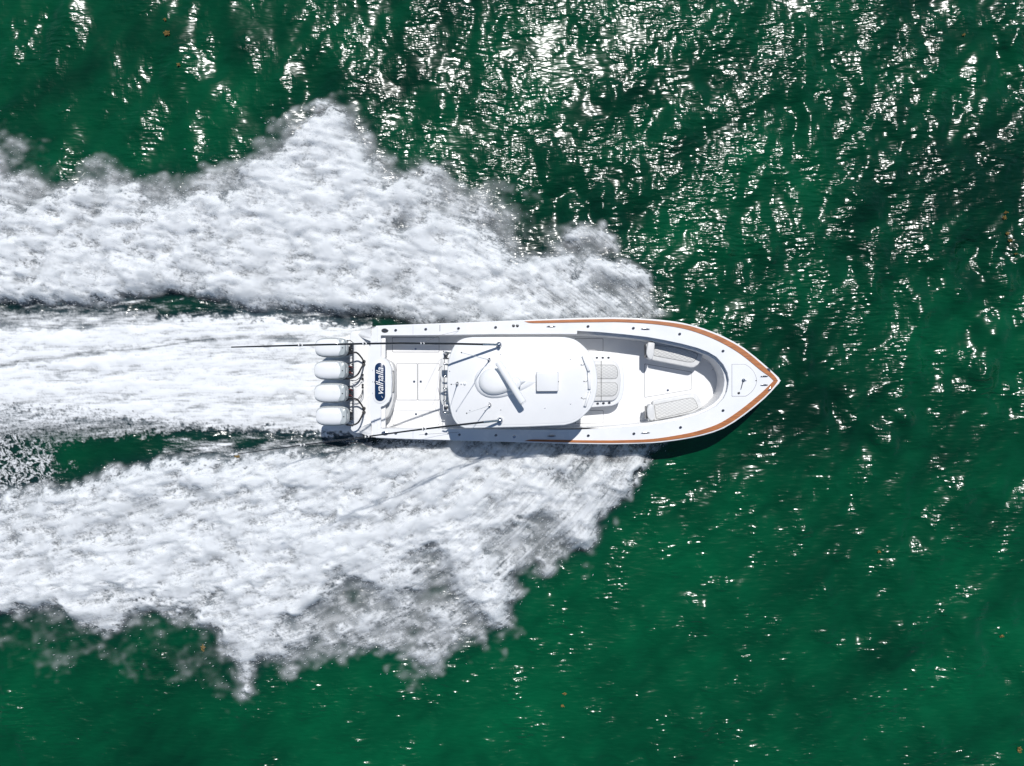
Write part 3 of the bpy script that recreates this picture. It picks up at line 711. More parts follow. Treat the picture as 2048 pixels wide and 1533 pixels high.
anc = [(1463.5, 728.7), (1488, 728.7)] + spline([(1491, 729), (1501, 736), (1509, 746), (1513.8, 761.5), (1510, 775), (1502, 786), (1492, 793)], 3) + [(1489, 793.3), (1463.5, 793.3)]
hz = zg(1485)
rt = plate('anchor_hatch', anc, lambda x, y: zg(x) + .004, .006, GASK, None); part(rt)
plate('hatch_lid', inset(anc, .7), lambda x, y: zg(x) + .012, .010, GEL, rt, bevel=.002, seg=1)
tube('hatch_handle', [P(1487, 760, hz + .05), P(1485.5, 766, hz + .05), P(1482, 779, hz + .045)], [.016, .01, .008], DARKC, rt)
disc('handle_base', P(1487, 761, hz + .02), [(.05, 0), (.05, .02), (.03, .04), (0, .045)], CHROME, rt)
tube('handle_lever', [P(1487, 761, hz + .05), P(1493, 762, hz + .04)], .008, CHROME, rt)
disc('latch', P(1477.5, 786.5, hz + .015), [(.038, 0), (.038, .008), (.03, .010), (.024, .002), (0, .001)], DARKC, rt)
disc('hinge_pin', P(1512, 761.5, zg(1512) + .012), [(.018, 0), (.018, .01), (0, .014)], DARKC, rt, 10)

# rod holders: flange + dark cup, shared meshes
def rod_holder(px, py, z, r=.042, k=0):
    c = P(px, py, z)
    root = disc('rod_holder', (c.x, c.y, c.z), [(r * 1.15, .0), (r * 1.15, .008), (r * .95, .013), (r * .80, .010), (r * .78, .002)], CHROME, None, 18, 1.0, .82, k)
    disc('holder_cup', (c.x, c.y, c.z), [(r * .78, .003), (r * .74, .009), (r * .2, .0095), (0, .0095)], RUBBER, root, 14, 1.0, .82, k)
    tube('cap_tab', [Vector((c.x, c.y, c.z + .012)), Vector((c.x + r * .8, c.y + r * .7, c.z + .02))], [.008, .012], CHROME, root, 6)
    part(root)
for x, y in [(791.4, 661), (851.5, 659), (917, 657.4), (991.2, 655.3), (1176, 653.4), (1266.6, 657), (1359.3, 668.6), (1446, 702.6),
             (791.8, 867), (852.4, 868.4), (918.8, 870), (992, 871), (1176.6, 871.8), (1267.7, 868), (1361, 855.4), (1446, 821.6)]:
    rod_holder(x, y, zg(x) + .001, k=.6)
for x, y in [(1193.8, 715.8), (1205.5, 715.8), (1217, 715.8)]: rod_holder(x, y, 1.0, .034)
for x, y in [(1195.3, 807.7), (1206.8, 807), (1218.5, 806.2)]: rod_holder(x, y, 1.0, .038)
# fuel fills
for x, y, m in [(1027, 652, DARKC), (1034.8, 652, DARKC), (1028.5, 874, CHROME)]:
    part(disc('deck_fill', P(x, y, zg(x) + .001), [(.045, 0), (.045, .008), (.038, .012), (.012, .012), (.010, .018), (0, .018)], m, None, 16))
# aft corner hawse fittings
for x, y in [(769.9, 661.6), (769.9, 867)]:
    root = disc('hawse_ring', P(x, y, zg(x) + .001), [(.105, 0), (.105, .012), (.085, .016), (.078, .006), (0, .004)], CHROME if y > 700 else DARKC, None, 22, 1.0, .62); part(root)
    c = P(x, y, zg(x) + .02); tube('cleat_bar', [c + Vector((-.06, -.01, 0)), c + Vector((.06, .015, 0))], .012, CHROME, root, 6)
# pop-up cleats
def cleat(px, py, ang=0, s=1.0, base=True):
    z = zg(px); c = P(px, py, z); d = Vector((math.cos(ang), math.sin(ang), 0)); u = Vector((0, 0, 1))
    root = disc('cleat', (c.x, c.y, c.z + .001), [(.10 * s, 0), (.10 * s, .006), (.085 * s, .009), (0, .009)], CHROME if base else DARKC, None, 20, 1.0, .30, ang); part(root)
    tube('cleat_horn', [c + d * -.13 * s + u * .045, c + d * -.06 * s + u * .04, c + d * .06 * s + u * .04, c + d * .13 * s + u * .045], [.006, .014, .014, .006], DARKC, root, 8)
    for t in (-.035, .035): tube('cleat_post', [c + d * t + u * .004, c + d * t + u * .04], .012, CHROME, root, 8)
cleat(1102, 653.4); cleat(1290.6, 658.4, -.05); cleat(1103, 872.4); cleat(1291, 866, .05); cleat(1528, 753, 0, .85); cleat(1528, 770.3, 0, .85)
for px, py, a in ((1537.4, 740, -.8), (1539.4, 779, .8)):
    c = P(px, py, zg(px) + .02); d = Vector((math.cos(a), math.sin(a), 0)); s = Vector((-d.y, d.x, 0))
    root = disc('bow_chock', c, [(.07, 0), (.07, .006), (.05, .009), (0, .009)], CHROME, None, 16, 1, .4, a); part(root)
    for q in (-1, 1): tube('chock_horn', [c + d * .05 * q, c + d * .05 * q + Vector((0, 0, .03)), c + d * .015 * q + Vector((0, 0, .045))], .009, CHROME, root, 6)

# transom livewell lid with lettering
def capsule(cx, cy, hw, hl, n=10):
    out = []
    for k in range(n + 1): a = math.pi + math.pi * k / n; out.append((cx + hw * math.cos(a), cy - (hl - hw) + hw * math.sin(a)))
    for k in range(n + 1): a = math.pi * k / n; out.append((cx + hw * math.cos(a), cy + (hl - hw) + hw * math.sin(a)))
    return out
zl = zg(760)
rt = plate('livewell_rim', capsule(760, 764.4, 14.5, 43), zl + .022, .022, GEL, None, bevel=.008); part(rt)
lid = plate('livewell_lid', capsule(760, 764.4, 10.4, 38.5), zl + .036, .014, NAVY, rt, bevel=.004)
LIDROOT = rt
for yy in (741, 764, 787): disc('hinge', P(745.6, yy, zl + .001), [(.012, 0), (.012, .012), (0, .014)], DARKC, rt, 8, .6, 1.6)
disc('lid_latch', P(750.5, 764.5, zl + .037), [(.03, 0), (.03, .008), (0, .012)], CHROME, rt, 14)
disc('lid_latch', P(768.3, 764.5, zl + .037), [(.022, 0), (.022, .008), (0, .012)], CHROME, rt, 14)
cu = bpy.data.curves.new('lettering', 'FONT'); cu.body = 'valhalla'; cu.size = .30; cu.shear = .35; cu.offset = 0; cu.extrude = .002
cu.align_x = 'CENTER'; cu.align_y = 'CENTER'; cu.space_character = .95
to = bpy.data.objects.new('tmp', cu); COL.objects.link(to); bpy.context.view_layer.update()
me = bpy.data.meshes.new_from_object(to.evaluated_get(bpy.context.evaluated_depsgraph_get())); bpy.data.objects.remove(to)
xs_ = [v.co.x for v in me.vertices]; W_ = max(xs_) - min(xs_); want = (790.5 - 738) * .015
tc_ = P(760.3, 763.5, zl + .040)
for v in me.vertices:
    f = want / W_; x, y = v.co.x * f, v.co.y * f; v.co = Vector((tc_.x - y, tc_.y + x, tc_.z + v.co.z))
link('lettering', me, WHITEP, rt, smooth=False)
mesh_obj_ = tube('underline_mark', [P(763, 792.5, zl + .04), P(765.5, 795.8, zl + .04)], .006, WHITEP, rt, 6)
# grab handle on the bulge
part(tube('grab_handle', [P(786, 742, .98), P(787.5, 743, 1.02), P(788, 764, 1.03), P(787.5, 784, 1.02), P(786, 785, .98)], .012, DARKC, None))

# engine platform
plat = rounded([(701, 663), (728, 661), (742, 668), (742, 862), (726, 867), (708, 866.5), (699.5, 858), (699.5, 678)], 6)
part(plate('engine_platform', plat, .82, .35, GEL, None, bevel=.03, seg=3))
part(plate('platform_pad', rounded([(712, 690), (735, 690), (735, 840), (712, 840)], 5), .826, .01, FLOOR, None, bevel=.003))
for s in (1, -1):
    yy = lambda y: y if s > 0 else 1529 - y
    lp = [(756, yy(653)), (736, yy(656.5)), (722, yy(662)), (715, yy(669)), (722, yy(675)), (744, yy(684)), (756, yy(684))]
    part(plate('quarter_pod', rounded(lp, 5), lambda x, y: 1.28 - .46 * sstep(752, 716, np.array(x)).item(), .42, GEL, None, bevel=.02))
for a, b in ((685, 744), (773, 843)):
    part(tube('tie_bar', [P(706, a, 1.02), P(706, b, 1.02)], .018, CHROME, None)); part(tube('steering_ram', [P(705, a + 8, 1.06), P(705, b - 6, 1.06)], .012, DARKC, None))

# outboards
def sup(cx, cy, hx, hy, z, n=28, e=3.4, taper=.0):
    out = []
    for k in range(n):
        a = 2 * math.pi * k / n; c, s = math.cos(a), math.sin(a)
        x = math.copysign(abs(c) ** (2 / e), c); y = math.copysign(abs(s) ** (2 / e), s)
        out.append(Vector((cx + x * hx, cy + y * hy * (1 - taper * (x < 0) * x * x * .5), z)))
    return out
def engine(x0, x1, y0, y1, fit):
    zc = 1.55; A = P(x0, y1, zc); B = P(x1, y0, zc); cx, cy = (A.x + B.x) / 2, (A.y + B.y) / 2; hx, hy = (B.x - A.x) / 2, (B.y - A.y) / 2
    root = empty('outboard_engine', (cx, cy, .8))
    def r(sx, sy, z, dx=0, e=3.4): return sup(cx + dx, cy, hx * sx, hy * sy, z, e=e, taper=.12)
    rings('engine_cowl', [r(.80, .80, 1.12, .03), r(.93, .93, 1.2, .01), r(1.02, 1.03, 1.36), r(1.02, 1.03, 1.46), r(.99, .99, 1.495), r(.95, .945, 1.50)], COWLG, root)
    rings('cowl_seam', [r(.955, .945, 1.495), r(.955, .945, 1.515), r(.90, .88, 1.515)], SEAM, root)
    rings('cowl_top', [r(.94, .925, 1.51), r(.935, .92, 1.57), r(.91, .89, 1.64, -.01), r(.86, .82, 1.69, -.02), r(.70, .64, 1.73, -.03), r(.45, .40, 1.75, -.03), r(.15, .13, 1.755, -.03)], COWL, root)
    # front cap, pale grey
    c = Vector((cx + hx * .70, cy, 0))
    rings('front_cap', [sup(c.x, cy, hx * .27, hy * .84, 1.50), sup(c.x, cy, hx * .27, hy * .84, 1.62), sup(c.x - .01, cy, hx * .23, hy * .78, 1.70), sup(c.x - .02, cy, hx * .12, hy * .5, 1.725)], COWLG, root)
    tube('carry_strap', [Vector((cx + hx * .30, cy + hy * .80, 1.67)), Vector((cx + hx * .55, cy + hy * .86, 1.70)), Vector((cx + hx * .80, cy + hy * .70, 1.68)), Vector((cx + hx * .97, cy + hy * .2, 1.62)), Vector((cx + hx * .97, cy - hy * .3, 1.6))], .008, WHITEP, root, 6)
    disc('cowl_badge', (cx + hx * .78, cy - hy * .05, 1.722), [(.02, 0), (.02, .006), (0, .008)], DARKC, root, 8)
    # raised rectangle on the cowl
    V = []
    for (a, b) in ((-.32, .36), (-.02, .36), (-.02, .385), (-.345, .385)): V.append(Vector((cx + hx * a, cy + hy * b, 1.742 - .03 * abs(b))))
    tube('cowl_crease', [Vector((cx - hx * .02, cy + hy * .38, 1.741)), Vector((cx - hx * .34, cy + hy * .38, 1.741)), Vector((cx - hx * .34, cy - hy * .38, 1.739))], .006, COWLG, root, 5)
    # bracket, midsection, gearcase
    rings('midsection', [sup(cx + .12, cy, .20, .09, -.35), sup(cx + .12, cy, .22, .10, .3), sup(cx + .08, cy, .30, .16, 1.0), sup(cx + .05, cy, .34, .2, 1.14)], COWL, root)
    b = P(699, (y0 + y1) / 2, 1.0)
    bits = [disc('x', (b.x, b.y + q * .10, .70), [(.05, 0), (.07, .1), (.06, .42), (.03, .46), (0, .47)], DARKC, None, 10, 1.6, .5) for q in (-1, 1)]
    bits.append(tube('x', [Vector((b.x - .05, b.y - .2, 1.1)), Vector((b.x - .05, b.y + .22, 1.1))], .03, DARKC, None))
    bits.append(tube('x', [Vector((b.x + .0, b.y - .02, 1.15)), Vector((b.x + .12, b.y - .03, 1.1))], .035, DARKC, None))
    for q in range(5):
        yy = b.y - .18 + q * .09; bits.append(tube('x', [Vector((b.x - .08, yy, 1.12)), Vector((b.x + .05, yy + .03, 1.17)), Vector((b.x + .10, yy - .02, 1.08))], .012, RED if (fit and q % 2) else RUBBER, None, 6))
    jm = join_meshes('mounting_bracket', bits, root)
    part(root)
engine(629.5, 694.5, 676, 715, 0); engine(628, 694.5, 722, 760, 1); engine(628, 694.5, 767, 806, 1); engine(631, 697, 813, 852, 0)

def hose(pts, r, z0, z1, z2, m=RUBBER, nm='rigging_hose', ends=True):
    pts = spline(pts, 5); n = len(pts); Q = []
    for i, (x, y) in enumerate(pts):
        t = i / (n - 1); z = z0 * (1 - t) + z2 * t + (z1 - (z0 + z2) / 2) * math.sin(math.pi * t); Q.append(P(x, y, z))
    o = tube(nm, Q, r, m, None, 9)
    if ends:
        q = Q[-1]; disc('hose_collar', (q.x, q.y, .83), [(.055, 0), (.055, .03), (.04, .06), (.036, max(.08, q.z - .83 + .02)), (0, max(.085, q.z - .83 + .03))], RUBBER, o, 12)
        tube('hose_clamp', [Q[2], Q[3]], r * 1.25, DARKC, o, 8)
    part(o)
hose([(687.7, 712.2), (702.3, 706.8), (713.2, 705.8), (722.4, 715), (727, 723.2)], .026, 1.3, 1.35, .92)
hose([(686.8, 757.9), (702.3, 757), (715, 749.7), (722.4, 736.9), (726.6, 729.5)], .026, 1.3, 1.3, .92)
hose([(686.8, 802.6), (702.3, 798), (713.2, 799), (721.5, 808), (727, 817.5)], .026, 1.3, 1.35, .92)
hose([(689, 848.3), (702.3, 851), (715, 846.5), (722.4, 835.5), (727, 825.4)], .026, 1.3, 1.3, .92)
for p in ([(703, 760.6), (711, 761.5), (718, 757), (725, 750)], [(708, 767), (713, 765), (720, 761), (725.5, 758.5)], [(707, 802.6), (716, 800), (724, 791), (726, 783), (725.5, 770)], [(706, 799), (714, 799), (722, 790), (725, 780)],
          [(720, 758), (726, 755), (725, 750)]):
    hose(p, .009, 1.05, 1.1, .86, nm='control_cable', ends=False)
for x, y in ((725.5, 750), (725.5, 758.5), (725.5, 770), (725.5, 775)):
    part(disc('cable_gland', P(x, y, .825), [(.035, 0), (.035, .03), (.018, .05), (0, .05)], DARKC, None, 10))

# centre console, helm and leaning post beneath the hardtop
CZ = .99
part(plate('centre_console', rounded([(985, 712), (1120, 708), (1228, 708), (1243, 722), (1248, 745), (1249, 762), (1248, 780), (1243, 802), (1228, 812), (1120, 820), (985, 816)], 9), CZ, CZ - FZ, GEL, None, bevel=.03, seg=3))
part(plate('helm_pod', rounded([(1010, 722), (1110, 722), (1150, 735), (1150, 795), (1110, 806), (1010, 806)], 8), 1.75, .78, GEL, None, bevel=.05))
part(plate('windscreen', rounded([(1108, 716), (1126, 722), (1140, 745), (1143, 764), (1140, 785), (1126, 806), (1108, 812), (1106, 806), (1122, 802), (1136, 783), (1139, 764), (1136, 747), (1122, 726), (1106, 722)], 1), 2.7, 1.0, GLASSD, None))
part(plate('leaning_post', rounded([(900, 722), (960, 722), (960, 808), (900, 808)], 6), 1.25, .87, GEL, None, bevel=.03))
# forward console seat
seat_out = [(1182, 722), (1221, 721)] + spline([(1225, 721.4), (1234, 727), (1239.5, 740), (1241.5, 762), (1239, 785), (1233, 797), (1225, 802)], 3) + [(1182, 803)]
rt = plate('console_seat', seat_out, CZ + .10, .10, VINYL, None, bevel=.035, seg=3); part(rt)
for a, b in ((730, 758.4), (765.6, 793.3)):
    pd = [(1184, a), (1224, a)] + spline([(1227, a + .5), (1233, a + 5), (1235.5, a + 14), (1235, b - 5), (1231, b)], 3) + [(1184, b)] if a < 750 else \
         [(1184, a), (1231, a)] + spline([(1235, a + 4), (1235.5, b - 14), (1232, b - 5), (1226, b - .5)], 3) + [(1184, b)]
    q = plate('seat_piping', pd, CZ + .106, .01, PIPING, rt); plate('quilted_pad', inset(pd, .7), CZ + .120, .02, QUILT, rt, bevel=.006)
tube('seat_strap', [P(1202.5, 722, CZ + .115), P(1202.5, 762, CZ + .125), P(1202.5, 802, CZ + .115)], .008, PIPING, rt, 6)

# bow lounges
def lounge(base, pad, back, zs=.93):
    root = plate('lounge_base', inset(base, 2.5), zs - .12, zs - .12 - FZ, GEL, None, bevel=.02); part(root)
    plate('seat_cushion', base, zs, .13, VINYL, root, bevel=.04, seg=3)
    plate('seat_piping', pad, zs + .006, .01, PIPING, root); plate('quilted_pad', inset(pad, .7), zs + .018, .02, QUILT, root, bevel=.006)
    plate('backrest', back, zs + .34, .40, VINYL, root, bevel=.045, seg=3)
    bx = [min(p[0] for p in back) - 1.4, min(p[1] for p in back) + 4, max(p[1] for p in back) - 4]
    plate('back_panel', [(bx[0], bx[1]), (bx[0] + 3, bx[1]), (bx[0] + 3, bx[2]), (bx[0], bx[2])], zs + .26, .34, DARKC, root, bevel=.004)
lounge(rounded([(1306, 683), (1350, 691), (1385, 699.5), (1407, 708), (1403, 720), (1397, 730), (1387, 736.3), (1378, 735), (1303.5, 720.6)], 4),
       rounded([(1309, 690), (1345, 694), (1380, 701), (1397, 708.5), (1392, 719), (1386.5, 725), (1376, 725), (1307, 712)], 3),
       rounded([(1296, 684.5), (1310, 685), (1308, 712), (1303, 720.5), (1297, 718), (1292.5, 708), (1294, 695)], 4))
lounge(rounded([(1304.6, 801.5), (1378, 787.5), (1389, 787.3), (1397, 793), (1402, 803), (1407, 815), (1385, 826), (1350, 834), (1308, 842)], 4),
       rounded([(1308, 810), (1376, 796.5), (1386, 796), (1391.5, 802), (1397, 815.5), (1380, 824), (1345, 832), (1312, 839)], 3),
       rounded([(1298, 810), (1303, 808), (1308, 812), (1309.5, 840), (1302, 842.5), (1295.5, 836), (1293.5, 818)], 4))
part(disc('courtesy_light', P(1425, 739, FZ + .005), [(.02, 0), (.02, .006), (0, .006)], CHROME, None, 10)); part(disc('courtesy_light', P(1435, 746, FZ + .005), [(.016, 0), (.016, .006), (0, .006)], DARKC, None, 10))

# hardtop
HT = 3.08
ht = spline([(894.3, 768), (895, 739), (898, 718), (904, 700), (915.7, 683), (933, 675.3)], 4)[:-1] + [(945, 674.4), (1000, 674.1), (1060, 674), (1115, 674)] + \
     spline([(1129, 674.4), (1149.5, 679.4), (1166, 691.4), (1179, 706), (1190, 727), (1195, 761), (1192, 791), (1183, 814.8), (1166, 833.4), (1149.5, 845), (1129, 851)], 4) + \
     [(1115, 851.6), (1045.6, 854.6), (952.8, 856.8), (942, 857)] + spline([(930, 857), (915.7, 850), (904.5, 833.4), (897, 802)], 4)
def ht_z(x, y): return HT
part(plate('hardtop', ht, HT, .09, TOPM, None, bevel=.035, seg=4))
part(plate('hardtop_crown', inset(ht, 5), HT + .012, .012, TOPM, None, bevel=.010, seg=2))
HT += .012
for x, y, xb, yb in ((925, 700, 930, 712), (925, 832, 930, 820), (1100, 698, 1095, 716), (1100, 834, 1095, 812), (1000, 690, 1000, 712), (1000, 840, 1000, 816)):
    part(tube('hardtop_leg', [P(x, y, HT - .09), P((x + xb) / 2, (y + yb) / 2, 2.0), P(xb, yb, FZ)], .035, GEL, None, 10))
# radar pod, pedestal and scanner bar
def tear(x0, x1, ym, hh, n=28):
    out = []
    for k in range(n):
        a = 2 * math.pi * k / n; u = (1 - math.cos(a)) / 2          # 0 aft, 1 nose
        wd = hh * (math.sin(math.pi * min(1, u ** .62)) ** .8 if 0 < u < 1 else 0)
        out.append((x0 + (x1 - x0) * u, ym - math.copysign(wd, math.sin(a))))
    return out
def tear_ring(x0, x1, ym, hh, z): return [P(x, y, HT + (z - HT) * (1 - .75 * max(0, (x - 985) / 89) ** 1.3)) for x, y in tear(x0, x1, ym, hh)]
part(rings('radar_pod', [tear_ring(948, 1074, 763, 33.5, HT - .01), tear_ring(949, 1071, 763, 33, HT + .04), tear_ring(952, 1062, 763, 31, HT + .09), tear_ring(955, 1055, 763, 28.5, HT + .11)], GEL, None))
part(rings('radar_pod_dome', [tear_ring(957, 1052, 763, 27, HT + .09), tear_ring(957.5, 1050, 763, 26.5, HT + .18), tear_ring(960, 1046, 763, 24, HT + .25), tear_ring(967, 1038, 763, 19, HT + .30), tear_ring(980, 1022, 763, 10, HT + .32)], GEL, None))
c = P(1030, 766.5, HT + .2)
rt = disc('radar_scanner', c, [(.17, 0), (.17, .16), (.15, .22), (.06, .27), (0, .27)], GEL, None, 20); part(rt)
a = P(995.5, 724, HT + .52); b = P(1047.4, 807.4, HT + .52); d = (b - a).normalized(); s = Vector((-d.y, d.x, 0)); u = Vector((0, 0, 1)); L_ = (b - a).length
rs = []
for t in (0, .012, .03, .97, .988, 1):
    q = a + d * L_ * t; f = .72 if t in (0, 1) else (.9 if t in (.012, .988) else 1)
    rs.append([q + s * math.cos(w_) * .095 * f * (1 if abs(math.cos(w_)) < .9 else 1) + u * math.sin(w_) * .06 * f for w_ in (2 * math.pi * k / 16 for k in range(16))])
rings('scanner_bar', rs, GEL, rt)
tube('end_seam', [b - d * .04 + s * .097 + u * .0, b - d * .04 + s * .07 + u * .045, b - d * .04 + u * .062, b - d * .04 - s * .07 + u * .045, b - d * .04 - s * .097], .004, GASK, rt, 5)
# hardtop hatch
hp = [(1072.5, 744.9), (1116.6, 744.5), (1116.4, 783), (1073, 783.3)]
rt = plate('roof_hatch', rounded(hp, 2), HT + .14, .14, TOPM, None, bevel=.006); part(rt)
plate('hatch_gasket', rounded(inset(hp, -.15), 2), HT + .146, .006, GASK, rt); plate('hatch_lid', rounded(inset(hp, .5), 2), HT + .165, .02, TOPM, rt, bevel=.005)
disc('hatch_catch', P(1117, 763.8, HT + .14), [(.015, 0), (.015, .02), (0, .022)], DARKC, rt, 8)
# antennas: tip heights recovered from where their shadows land
def antenna(base, tip, h, foot=True, r=.008):
    A = P(*base, HT); B = P(*tip, HT + h)
    root = disc('antenna_mount', A, [(.05, 0), (.05, .02), (.03, .05), (.028, .12), (0, .13)], CHROME, None, 12); part(root)
    tube('mount_ratchet', [A + Vector((-.02, -.04, .08)), A + Vector((.02, .05, .1))], .02, DARKC, root, 8)
    m_ = A.lerp(B, .5) + Vector((0, 0, .05)); tube('antenna_whip', [A + Vector((0, 0, .1)), A.lerp(B, .15), m_, B], [.016, .013, r, r * .6], WHITEP, root, 6)
    disc('antenna_tip', B, [(.0, -.02), (.018, -.01), (.018, .01), (0, .02)], DARKC, root, 8)
antenna((978.2, 720.2), (923, 705.7), 3.3); antenna((979.7, 811), (933.3, 827), 1.75)
antenna((914.7, 768), (902.5, 769.3), 1.45, r=.006)
for x, y, r in ((922.5, 768, .02), (929.5, 768, .038)): part(disc('gps_dome', P(x, y, HT), [(r, 0), (r * 1.05, .02), (r * .8, .05), (r * .4, .062), (0, .065)], GEL, None, 14))
for x, y in ((1001.6, 708.7), (1086.8, 711), (1140.8, 718.7), (1001.6, 820.4), (1090, 816.7), (1141, 808.3), (899.5, 742.5), (939.8, 821.3), (978.5, 805.8), (970, 821.8)):
    part(disc('deck_fastener', P(x, y, HT), [(.016, 0), (.016, .004), (0, .007)], CHROME, None, 8))
# forward light bars
for (x0, y0, x1, y1), (sx, sy) in zip(((1166.5, 713.5, 1177.5, 743), (1177.3, 746, 1178.8, 779), (1179.5, 784, 1170, 813.5)), ((1162.5, 730), (1168, 763), (1163, 796))):
    A = P(x0, y0, HT + .06); B = P(x1, y1, HT + .06)
    rt = tube('light_bar', [A, A.lerp(B, .03), A.lerp(B, .97), B], [.02, .034, .034, .02], WHITEP, None, 12); part(rt)
    for t in (.02, .98):
        q = A.lerp(B, t); tube('end_bracket', [q + Vector((-.04, 0, 0)), q + Vector((-.02, 0, -.03)), q + Vector((.04, 0, 0))], .010, CHROME, rt, 6)
    c = P(sx, sy, HT); disc('cable_gland', c, [(.016, 0), (.016, .02), (0, .024)], DARKC, rt, 8)
    M_ = A.lerp(B, .5); tube('light_cable', [c + Vector((0, 0, .015)), c.lerp(M_, .4) + Vector((0, -.02, 0)), c.lerp(M_, .7) + Vector((0, .02, 0)), M_ + Vector((-.03, 0, -.02))], .004, DARKC, rt, 5)
# aft rocket launchers and seat back
rt = plate('aft_seat_back', rounded([(881.5, 718), (897, 718), (897, 812), (884, 812), (880.5, 800), (880.5, 730)], 4), 1.45, .5, VINYL, None, bevel=.04); part(rt)
part(plate('aft_seat_bracket', rounded([(885, 707), (898, 707), (898, 719), (885, 719)], 2), 2.5, .05, GEL, None, bevel=.008)); part(plate('aft_seat_bracket', rounded([(886, 810), (898, 810), (898, 822), (886, 822)], 2), 2.5, .05, GEL, None, bevel=.008))
for x, y in ((891.7, 711.3), (891.7, 815.4)):
    c = P(x, y, 2.5); rt = disc('outrigger_winch', c, [(.06, 0), (.06, .03), (.05, .05), (.046, .12), (.02, .13), (0, .13)], DARKC, None, 16); part(rt)
    disc('winch_cap', (c.x - .01, c.y + .012, c.z + .13), [(.022, 0), (.018, .012), (0, .014)], CHROME, rt, 10)
part(tube('spreader_rail', [P(889, 717, 2.55), P(889, 764, 2.58), P(889, 812, 2.55)], .007, DARKC, None, 6))
for y in (704.5, 728.7, 753, 777.4, 801.7, 826):
    c = P(890.5, y, 2.6); rt = tube('rocket_launcher', [c + Vector((-.05, .01, .02)), c + Vector((.0, 0, .03)), c + Vector((.07, -.02, 0)), c + Vector((.16, -.02, -.3))], [.022, .024, .026, .022], CHROME, None, 10); part(rt)
    tube('launcher_throat', [c + Vector((-.056, .011, .023)), c + Vector((-.03, .006, .026))], .020, RUBBER, rt, 10)
part(tube('cross_rail', [P(886.5, 717.5, 2.56), P(897.5, 717.5, 2.56)], .022, DARKC, None, 8))
# hardtop rear light bars and underside rails seen at the aft edge
part(tube('grab_rail', [P(877, 742, 1.5), P(879.5, 736, 1.9), P(884, 733, 2.4)], .008, DARKC, None, 6))

# outriggers
def outrigger(base, tip, zt, way, rings_, nm='outrigger_pole'):
    A = P(*base, HT + .16); root = disc('outrigger', P(*base, HT), [(.085, 0), (.085, .03), (.06, .06), (.055, .12), (.07, .14), (.06, .2), (0, .22)], CHROME, None, 18); part(root)
    tube('outrigger_elbow', [A + Vector((.0, -.06, .02)), A + Vector((0, .07, .02))], .035, CHROME, root, 10)
    N = len(way) + 2; pts = [A]
    X = [base] + way + [tip]; lx = abs(tip[0] - base[0])
    for i, q in enumerate(X[1:]):
        # height from the straight rise of the pole
        s_ = (zt - A.z) / ((P(*tip, zt) - Vector((A.x, 0, 0))).x); z = A.z
        for _ in range(30): z = A.z + s_ * (P(q[0], q[1], z).x - A.x)
        pts.append(P(q[0], q[1], z))
    R = ([.030, .029, .027, .025, .022, .019, .015] if base[1] < 766 else [.030, .027, .022, .017, .013, .010, .008])[:len(pts)]
    tube(nm, pts, R, CARBON, root, 10)
    tube('pole_ferrule', [pts[0], pts[0].lerp(pts[1], .35)], .033, CHROME, root, 10)
    for rx in rings_:
        for i in range(len(pts) - 1):
            pa, pb = X[i], X[i + 1]
            if min(pa[0], pb[0]) <= rx <= max(pa[0], pb[0]):
                t = (rx - pa[0]) / (pb[0] - pa[0]); c = pts[i].lerp(pts[i + 1], t); dd = (pts[i + 1] - pts[i]).normalized()
                for off in (-.045, .045): tube('line_guide', [c + dd * (off - .014) , c + dd * (off + .014)], [.030, .030], WHITEP, root, 8)
                tube('guide_eye', [c + Vector((0, -.05, 0)), c + Vector((0, .05, 0))], .008, CHROME, root, 6)
                break
    e = pts[-1]; dd = (pts[-1] - pts[-2]).normalized(); tube('pole_tip', [e - dd * .1, e, e + dd * .16], [.014, .012, .003], WHITEP, root, 6)
outrigger((998, 690), (462, 694.8), 7.95, [(900, 687.8), (800, 686.8), (720, 688), (600, 691), (520, 693.2)], (461, 600, 728, 843))
outrigger((1000, 841), (466, 909.5), 7.95, [(900, 852.2), (820, 862), (720, 875.5), (604.5, 890.6), (530, 901)], (468, 604.5, 733, 846.6))
# thin halyards
part(tube('halyard', [P(917, 662, 1.35), P(880, 671, 1.9), P(848, 685.5, 3.4)], .004, DARKC, None, 5)); part(tube('halyard', [P(918, 865, 1.35), P(875, 867.5, 1.5), P(838, 870, 1.7)], .004, DARKC, None, 5))
part(tube('halyard', [P(880, 735, 2.5), P(870, 800, 1.2), P(858, 822, .5)], .003, WHITEP, None, 5))

for o in PARTS:                                                 # parts carry their world placement, re-based on the boat
    o.parent = boat
    o.location = o.location - ORG
# children of root meshes were built in world space around an identity parent: nothing to do
for o in list(PARTS):
    if o.type == 'EMPTY':
        base = Vector(o.location) + ORG
        for ch in [c for c in bpy.data.objects if c.parent == o]: ch.location = ch.location - base

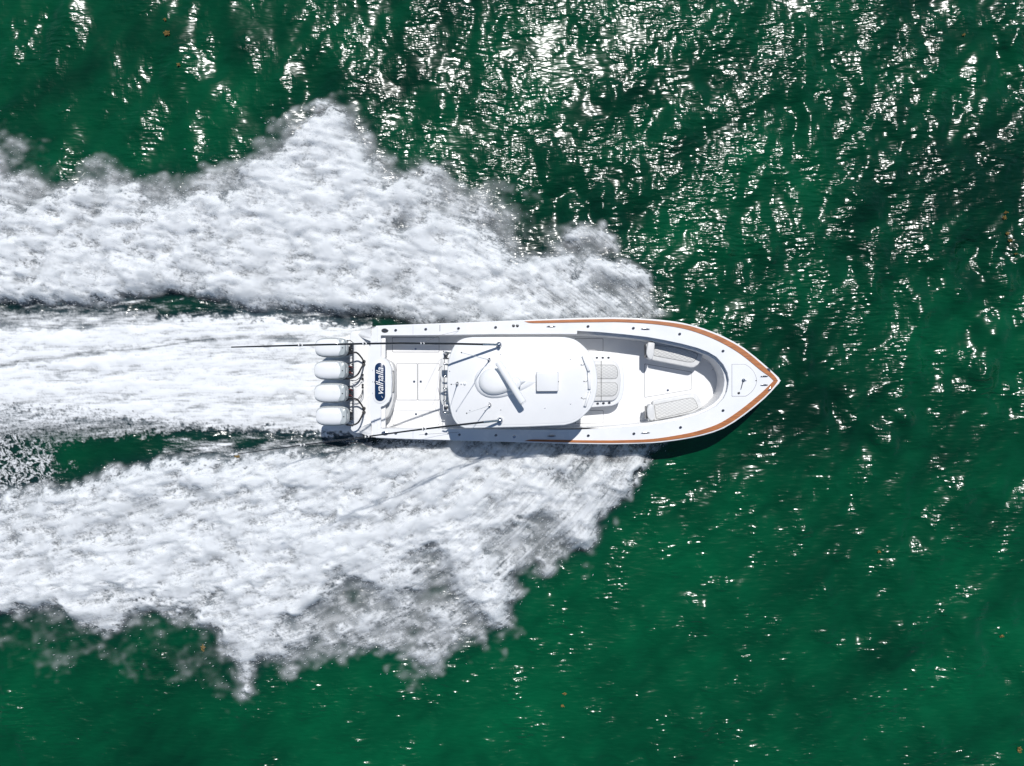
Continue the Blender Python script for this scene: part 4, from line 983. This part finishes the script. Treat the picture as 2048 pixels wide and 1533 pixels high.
# ------------------------------------------------------------------ floating weed
WEED = wear(mat('golden_sargassum', (.3, .17, .03), .6), (.10, .06, .015), (.36, .24, .07), 30)
def weed(px, py, rx, ry, label, n=60, seed=0):
    rng = random.Random(seed); V = []; F = []
    for k in range(n):
        a = rng.uniform(0, 6.283); q = math.sqrt(rng.random()); q *= .55 + .45 * abs(math.sin(a * 2.5 + seed)); cx = math.cos(a) * q * rx * SC * 1.1; cy = math.sin(a) * q * ry * SC * 1.1
        l = rng.uniform(.02, .05); w_ = l * .35; b = rng.gauss(0, .8); z = rng.uniform(.0, .04)
        d = Vector((math.cos(b), math.sin(b), rng.uniform(-.3, .3))); s = Vector((-d.y, d.x, rng.uniform(-.4, .4))); c = Vector((cx, cy, z))
        i = len(V); V += [c - d * l, c + s * w_, c + d * l, c - s * w_, c + Vector((0, 0, .012))]; F += [(i, i + 3, i + 4), (i + 3, i + 2, i + 4), (i + 2, i + 1, i + 4), (i + 1, i, i + 4)]
    me = mesh('floating_weed', V, F); o = link('floating_weed', me, WEED, smooth=False); p = P(px, py, .0)
    o.scale = (.78, .78, 1)
    ix = min(max(int((px - GX0) / STEP), 0), NX - 1); iy = min(max(int((py - GY0) / STEP), 0), NY - 1)
    zz = swell[iy, ix] + .03
    if aL[iy, ix] > .1: zz = zL[iy, ix] + .06
    o.location = (p.x, p.y, zz); o['label'] = label; o['category'] = 'seaweed'; o['group'] = 'clumps of golden weed floating on the sea'
W_ = [(335, 68, 8, 6, 'largest golden weed clump, floating near the upper left corner of the sea', 90), (331, 41, 4, 2.5, 'small weed clump just above the largest clump at upper left', 22),
      (361, 134, 3.5, 3, 'dull weed scrap below and right of the largest upper left clump', 20), (479, 912, 7, 4, 'orange weed at the tip of the lower outrigger pole', 46),
      (407, 1296, 5, 10, 'upright ragged weed clump under the starboard spray at lower left', 50), (2011, 425.5, 4.5, 3, 'brown weed clump, topmost of the cluster by the right edge', 26),
      (2007.4, 436, 5.5, 4.5, 'yellow weed clump, second from top by the right edge', 40), (2014, 468, 4, 4, 'dull weed clump in the middle of the right edge cluster', 26),
      (2018, 482, 5, 3, 'flat weed clump, second from bottom by the right edge', 28), (2027, 509.6, 4, 2, 'orange weed sliver, lowest of the right edge cluster', 16),
      (1129, 1387, 5, 2.5, 'pale yellow weed sliver floating below the starboard spray, upper of a pair', 26), (1125.5, 1411.5, 4, 3, 'pinkish weed knot, lower of a pair on open green water', 24),
      (1758, 1103.5, 4, 2.5, 'lone small weed clump right of centre in the lower right water', 20), (2003, 1272.5, 5, 3, 'faint brown weed clump near the right edge below middle', 20),
      (2038, 1499, 5.5, 8, 'golden weed clump in the lower right corner', 50), (1925, 72, 5, 2.5, 'faint weed clump among sun glints near the upper right corner', 18)]
for i, q in enumerate(W_): weed(*q[:5], n=q[5], seed=i + 3)
